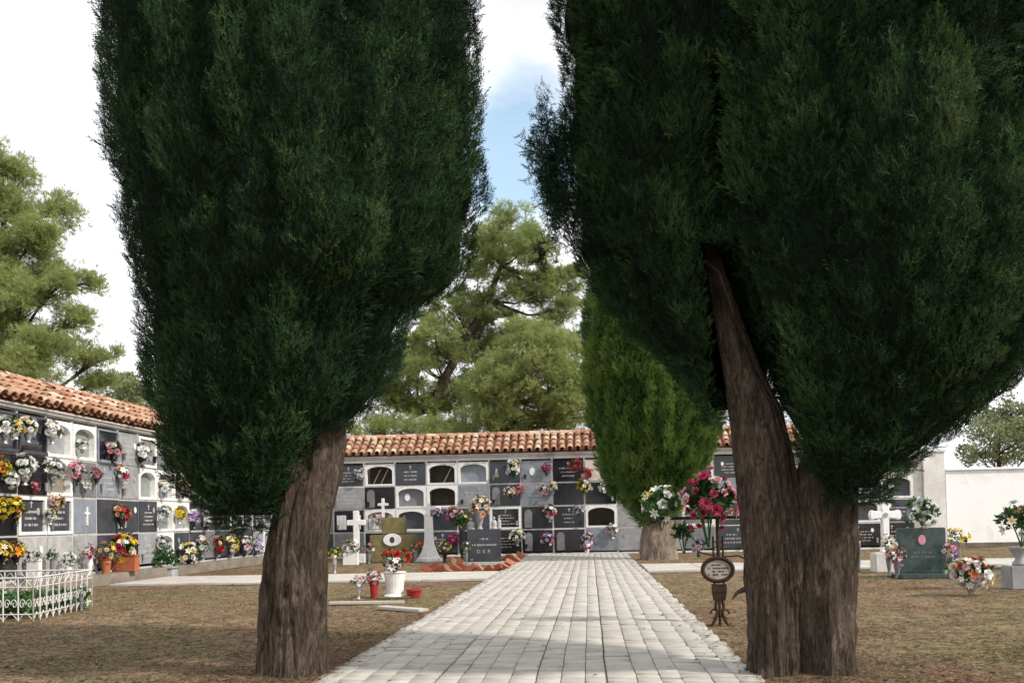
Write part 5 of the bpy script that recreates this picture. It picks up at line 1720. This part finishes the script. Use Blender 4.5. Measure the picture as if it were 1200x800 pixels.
def panel(pa, pb, npost):
    pa, pb = Vector(pa), Vector(pb)
    d = (pb - pa)
    mb = MB()
    for z, r in ((hf, .013), (hf - .13, .008), (.10, .009)):
        mb.tube([pa + Vector((0, 0, z)), pb + Vector((0, 0, z))], r, 8)
    mb.build('rail', M['iron_white'], rr)
    for i in range(npost + 1):
        p = pa + d * (i / npost)
        b_ = MB(); b_.tube([p, p + Vector((0, 0, hf))], .011, 8); b_.build('post', M['iron_white'], rr)
    u = d.normalized()
    w = d.length / npost
    for i in range(npost):
        c = pa + d * ((i + .5) / npost)
        for s_ in (-1, 1):
            sc = MB()
            pts = []
            for a in np.linspace(0, 2.4 * PI, 24):
                r = w * .34 * (1 - a / 10)
                pts.append(c + u * s_ * (w * .24 - r * math.cos(a) * .62) + Vector((0, 0, .24 + r * math.sin(a))))
            sc.tube(pts, .0065, 5)
            sc.build('scroll', M['iron_white'], rr)
        for nm, za_, zb_ in (('lower_brace', .03, .13), ('upper_brace', hf - .125, hf - .02)):
            sc = MB()
            sc.tube([c - u * w * .45 + Vector((0, 0, za_)), c + Vector((0, 0, zb_)), c + u * w * .45 + Vector((0, 0, za_))], .0065, 5)
            sc.build(nm, M['iron_white'], rr)


panel((xw, yf0, 0), (fa.x, yf0, 0), 11)
panel((fa.x, yf0, 0), (fb.x, yf1, 0), 10)
panel((fb.x, yf1, 0), (xw, yf1, 0), 11)
# plants inside the plot
rg = np.random.default_rng(88)
n = 900
P = np.stack([rg.uniform(xw, xf - .1, n), rg.uniform(yf0 + .25, yf1 - .15, n), rg.uniform(0.0, .2, n)], 1)
V, Q, T_ = scatter('leaf', P, rg.normal(0, .4, (n, 3)) + np.array([0, 0, .9]), rg.uniform(.1, .24, n), rg.uniform(.3, 1, n), rg)
o = np_obj('undergrowth', V, Q, M['plantleaf'], None, T_); tag(o, 'green weeds filling the railed plot', 'plants', kind='stuff')
for (px, py, r, cl, lb) in ((95, 690, 8, ['white'], 'white bunch inside the railed plot near its far corner'), (62, 688, 7, ['white', 'cream'], 'white bunch inside the railed plot behind the middle posts'), (20, 682, 8, ['white', 'blush'], 'white bunch inside the railed plot at the frame edge')):
    ground_bouquet(px, py, r, yf0 + 1.5, cl, lb, 'urn', n=7)

# ================================================================== DRY GRASS, LITTER
rg = np.random.default_rng(66)
n = 230000
yy = 5.5 + 29 * rg.random(n) ** 1.9
half = yy * 0.62 + 1.0
xx = rg.uniform(-1, 1, n) * half + yy * -0.02
mk = ~((xx > PX0 - .03) & (xx < PX1 + .03)) & (xx > LW + .45)
mk &= ~((xx < PX0) & (yy > 19.85) & (yy < 23.45)) & ~((xx > PX1) & (yy > 23.15) & (yy < 26.65))
pn = np.array([mnoise.noise(Vector((a * .55, b_ * .55, 3))) + .5 * mnoise.noise(Vector((a * 2.1, b_ * 2.1, 8))) for a, b_ in zip(xx, yy)])
mk &= (pn + rg.normal(0, .25, n)) > -0.12
xx, yy, pn = xx[mk], yy[mk], pn[mk]
n = len(xx)
h = rg.uniform(.012, .05, n) * (1 + .8 * np.clip(pn, 0, 1))
lean = rg.normal(0, 1.7, (n, 2)) * h[:, None]
h = h * .55
w = rg.uniform(.002, .005, n) * (1 + yy / 22)
an = rg.uniform(0, 2 * PI, n)
dx, dy = np.cos(an) * w, np.sin(an) * w
z0 = np.array([gh(a, b_) for a, b_ in zip(xx, yy)]) - 0.002
h = h + z0
V = np.stack([np.stack([xx - dx, yy - dy, z0], 1), np.stack([xx + dx, yy + dy, z0], 1), np.stack([xx + lean[:, 0], yy + lean[:, 1], h], 1)], 1).reshape(-1, 3)
Q = np.arange(n * 3).reshape(-1, 3)
tt = np.clip(rg.normal(.45, .26, n) + np.clip(pn - .15, 0, 1) * .9, 0, 1)
o = np_obj('grass', V, Q, M['drygrass'], None, np.repeat(tt, 3)); tag(o, 'thin dry grass over the bare earth', 'grass', kind='stuff')
# fallen leaves, cone scales and pebbles
n = 26000
yy = 5.5 + 24 * rg.random(n) ** 1.8
xx = rg.uniform(-1, 1, n) * (yy * .6 + 1)
mk = ~((xx > PX0 - .02) & (xx < PX1 + .02)) & (xx > LW + .5) & ~((xx < PX0) & (yy > 19.8) & (yy < 23.5)) & ~((xx > PX1) & (yy > 23.1) & (yy < 26.7))
# a few on the pavers as well
xx2 = rg.uniform(PX0, PX1, 140); yy2 = 6 + 26 * rg.random(140) ** 1.5
sd_ = rg.random(900) < .5
xe2 = np.where(sd_, PX0 + .02 + np.abs(rg.normal(0, .10, 900)), PX1 - .02 - np.abs(rg.normal(0, .10, 900))); ye2 = 5.5 + 28 * rg.random(900) ** 1.7
zl_ = np.array([gh(a, b_) + .006 for a, b_ in zip(xx[mk], yy[mk])])
P = np.concatenate([np.stack([xx[mk], yy[mk], zl_], 1), np.stack([xx2, yy2, np.full(140, .062)], 1), np.stack([xe2, ye2, np.full(900, .061)], 1)])
n = len(P)
s_ = rg.uniform(.008, .03, n)
an = rg.uniform(0, 2 * PI, n)
c_, sn = np.cos(an), np.sin(an)
off = np.array([(-1, -.45, 0), (.2, -.6, .25), (1, .1, .1), (0, .55, .3)])
V = P[:, None, :] + s_[:, None, None] * np.stack([off[None, :, 0] * c_[:, None] - off[None, :, 1] * sn[:, None], off[None, :, 0] * sn[:, None] + off[None, :, 1] * c_[:, None], np.broadcast_to(off[None, :, 2], (n, 4))], 2)
Q = np.arange(n * 4).reshape(-1, 4)
o = np_obj('leaf_litter', V.reshape(-1, 3), Q, M['drygrass'], None, np.repeat(np.where(rg.random(n) < .3, .74, np.clip(rg.normal(.15, .2, n), 0, .8)), 4)); tag(o, 'scattered fallen leaves and cone scales', 'leaf litter', kind='stuff')

# reddish needle litter under the two big trees and along the path edge
n = 42000
k3 = rg.integers(0, 3, n)
tx = np.array([TRUNKS[0][0], TRUNKS[1][0], PX0 - .35])[k3]; ty = np.array([TRUNKS[0][1], TRUNKS[1][1], 9.5])[k3]
xx = tx + rg.normal(0, 1, n) * np.array([.75, .75, .35])[k3]; yy = ty + rg.normal(0, 1, n) * np.array([.9, .9, 2.6])[k3]
mk = ~((xx > PX0 + .06) & (xx < PX1 - .06)) & (yy > 5)
xx, yy = xx[mk], yy[mk]; n = len(xx)
onp = (xx > PX0 - .02) & (xx < PX1 + .02)
zz = np.where(onp, .060, np.array([gh(a, b_) for a, b_ in zip(xx, yy)]) + .004)
an = rg.uniform(0, 2 * PI, n); l = rg.uniform(.015, .045, n); w_ = rg.uniform(.0018, .004, n)
dx, dy = np.cos(an), np.sin(an)
V = np.stack([np.stack([xx - dy * w_, yy + dx * w_, zz], 1), np.stack([xx + dy * w_, yy - dx * w_, zz], 1), np.stack([xx + dx * l, yy + dy * l, zz + rg.uniform(0, .012, n)], 1)], 1).reshape(-1, 3)
M['needles'] = mat_leaf('fallen_needles', [(0, (0.055, 0.026, 0.016)), (0.5, (0.125, 0.062, 0.038)), (1, (0.21, 0.125, 0.08))], 0.95, 0.0, 0.05)
o = np_obj('needle_litter', V, np.arange(n * 3).reshape(-1, 3), M['needles'], None, np.repeat(rg.random(n), 3)); tag(o, 'reddish fallen needles under the big cypresses', 'leaf litter', kind='stuff')

# ================================================================== LIGHT AND SKY
sun_dir = Vector((0.72, -0.32, 0.64)).normalized()          # towards the sun: from the right, a little in front
sl = bpy.data.lights.new('sun', 'SUN')
sl.energy = 3.1
sl.angle = math.radians(2.5)
sl.color = (1.0, 0.94, 0.85)
so = bpy.data.objects.new('sun', sl)
so.rotation_mode = 'QUATERNION'
so.rotation_quaternion = sun_dir.to_track_quat('Z', 'Y')
so.location = sun_dir * 60
COL.objects.link(so)

w = bpy.data.worlds.new('World')
SC.world = w
w.use_nodes = True
nt = w.node_tree
for n_ in list(nt.nodes):
    nt.nodes.remove(n_)
out = nt.nodes.new('ShaderNodeOutputWorld')
bg = nt.nodes.new('ShaderNodeBackground')
bg.inputs[1].default_value = 0.15
sky = nt.nodes.new('ShaderNodeTexSky')
sky.sky_type = 'NISHITA'
sky.sun_disc = False
sky.sun_elevation = math.asin(sun_dir.z)
sky.sun_rotation = math.atan2(sun_dir.x, sun_dir.y)
sky.air_density, sky.dust_density, sky.ozone_density = 1.0, 1.0, 2.0
tc = nt.nodes.new('ShaderNodeTexCoord')
mp = nt.nodes.new('ShaderNodeMapping')
mp.inputs['Scale'].default_value = (1, 1, 2.2)
nt.links.new(tc.outputs['Generated'], mp.inputs['Vector'])
nz = tex_noise(nt, 3.2, 7, 0.6, mp.outputs[0], 0.5)
# an opening in the clouds over the far end of the path
hole = ray(600, 188).normalized()
dp = nt.nodes.new('ShaderNodeVectorMath'); dp.operation = 'DISTANCE'
nrm = nt.nodes.new('ShaderNodeVectorMath'); nrm.operation = 'NORMALIZE'
nt.links.new(tc.outputs['Generated'], nrm.inputs[0])
nt.links.new(nrm.outputs[0], dp.inputs[0])
dp.inputs[1].default_value = hole
mr = nt.nodes.new('ShaderNodeMapRange')
mr.inputs['From Min'].default_value = 0.02
mr.inputs['From Max'].default_value = 0.105
mr.inputs['To Min'].default_value = -0.42
mr.inputs['To Max'].default_value = 0.22
nt.links.new(dp.outputs['Value'], mr.inputs['Value'])
ad = nt.nodes.new('ShaderNodeMath'); ad.operation = 'ADD'
nt.links.new(nz.outputs[0], ad.inputs[0]); nt.links.new(mr.outputs[0], ad.inputs[1])
fac = ramp(nt, [(0.30, (0.24,) * 3), (0.60, (1, 1, 1))], ad.outputs[0])
n2 = tex_noise(nt, 2.0, 6, 0.55, mp.outputs[0], 0.3)
cl = ramp(nt, [(0.38, (4.1, 4.2, 4.5)), (0.55, (7.2, 7.2, 7.3))], n2.outputs[0])
skyc = mixc(nt, sky.outputs[0], (0.86, 1.14, 1.06), 1.0, 'MULTIPLY')
mixn = mixc(nt, skyc, cl.outputs[0], fac.outputs[0])
nt.links.new(mixn, bg.inputs[0])
nt.links.new(bg.outputs[0], out.inputs[0])

SC.view_settings.view_transform = 'Standard'
SC.view_settings.look = 'None'
SC.view_settings.exposure = 0.50
SC.view_settings.gamma = 1.0
SC.view_settings.use_curve_mapping = False
cy = SC.cycles
cy.use_denoising = True
cy.max_bounces = 6
cy.diffuse_bounces = 3
cy.glossy_bounces = 3
cy.transmission_bounces = 3
cy.sample_clamp_indirect = 6
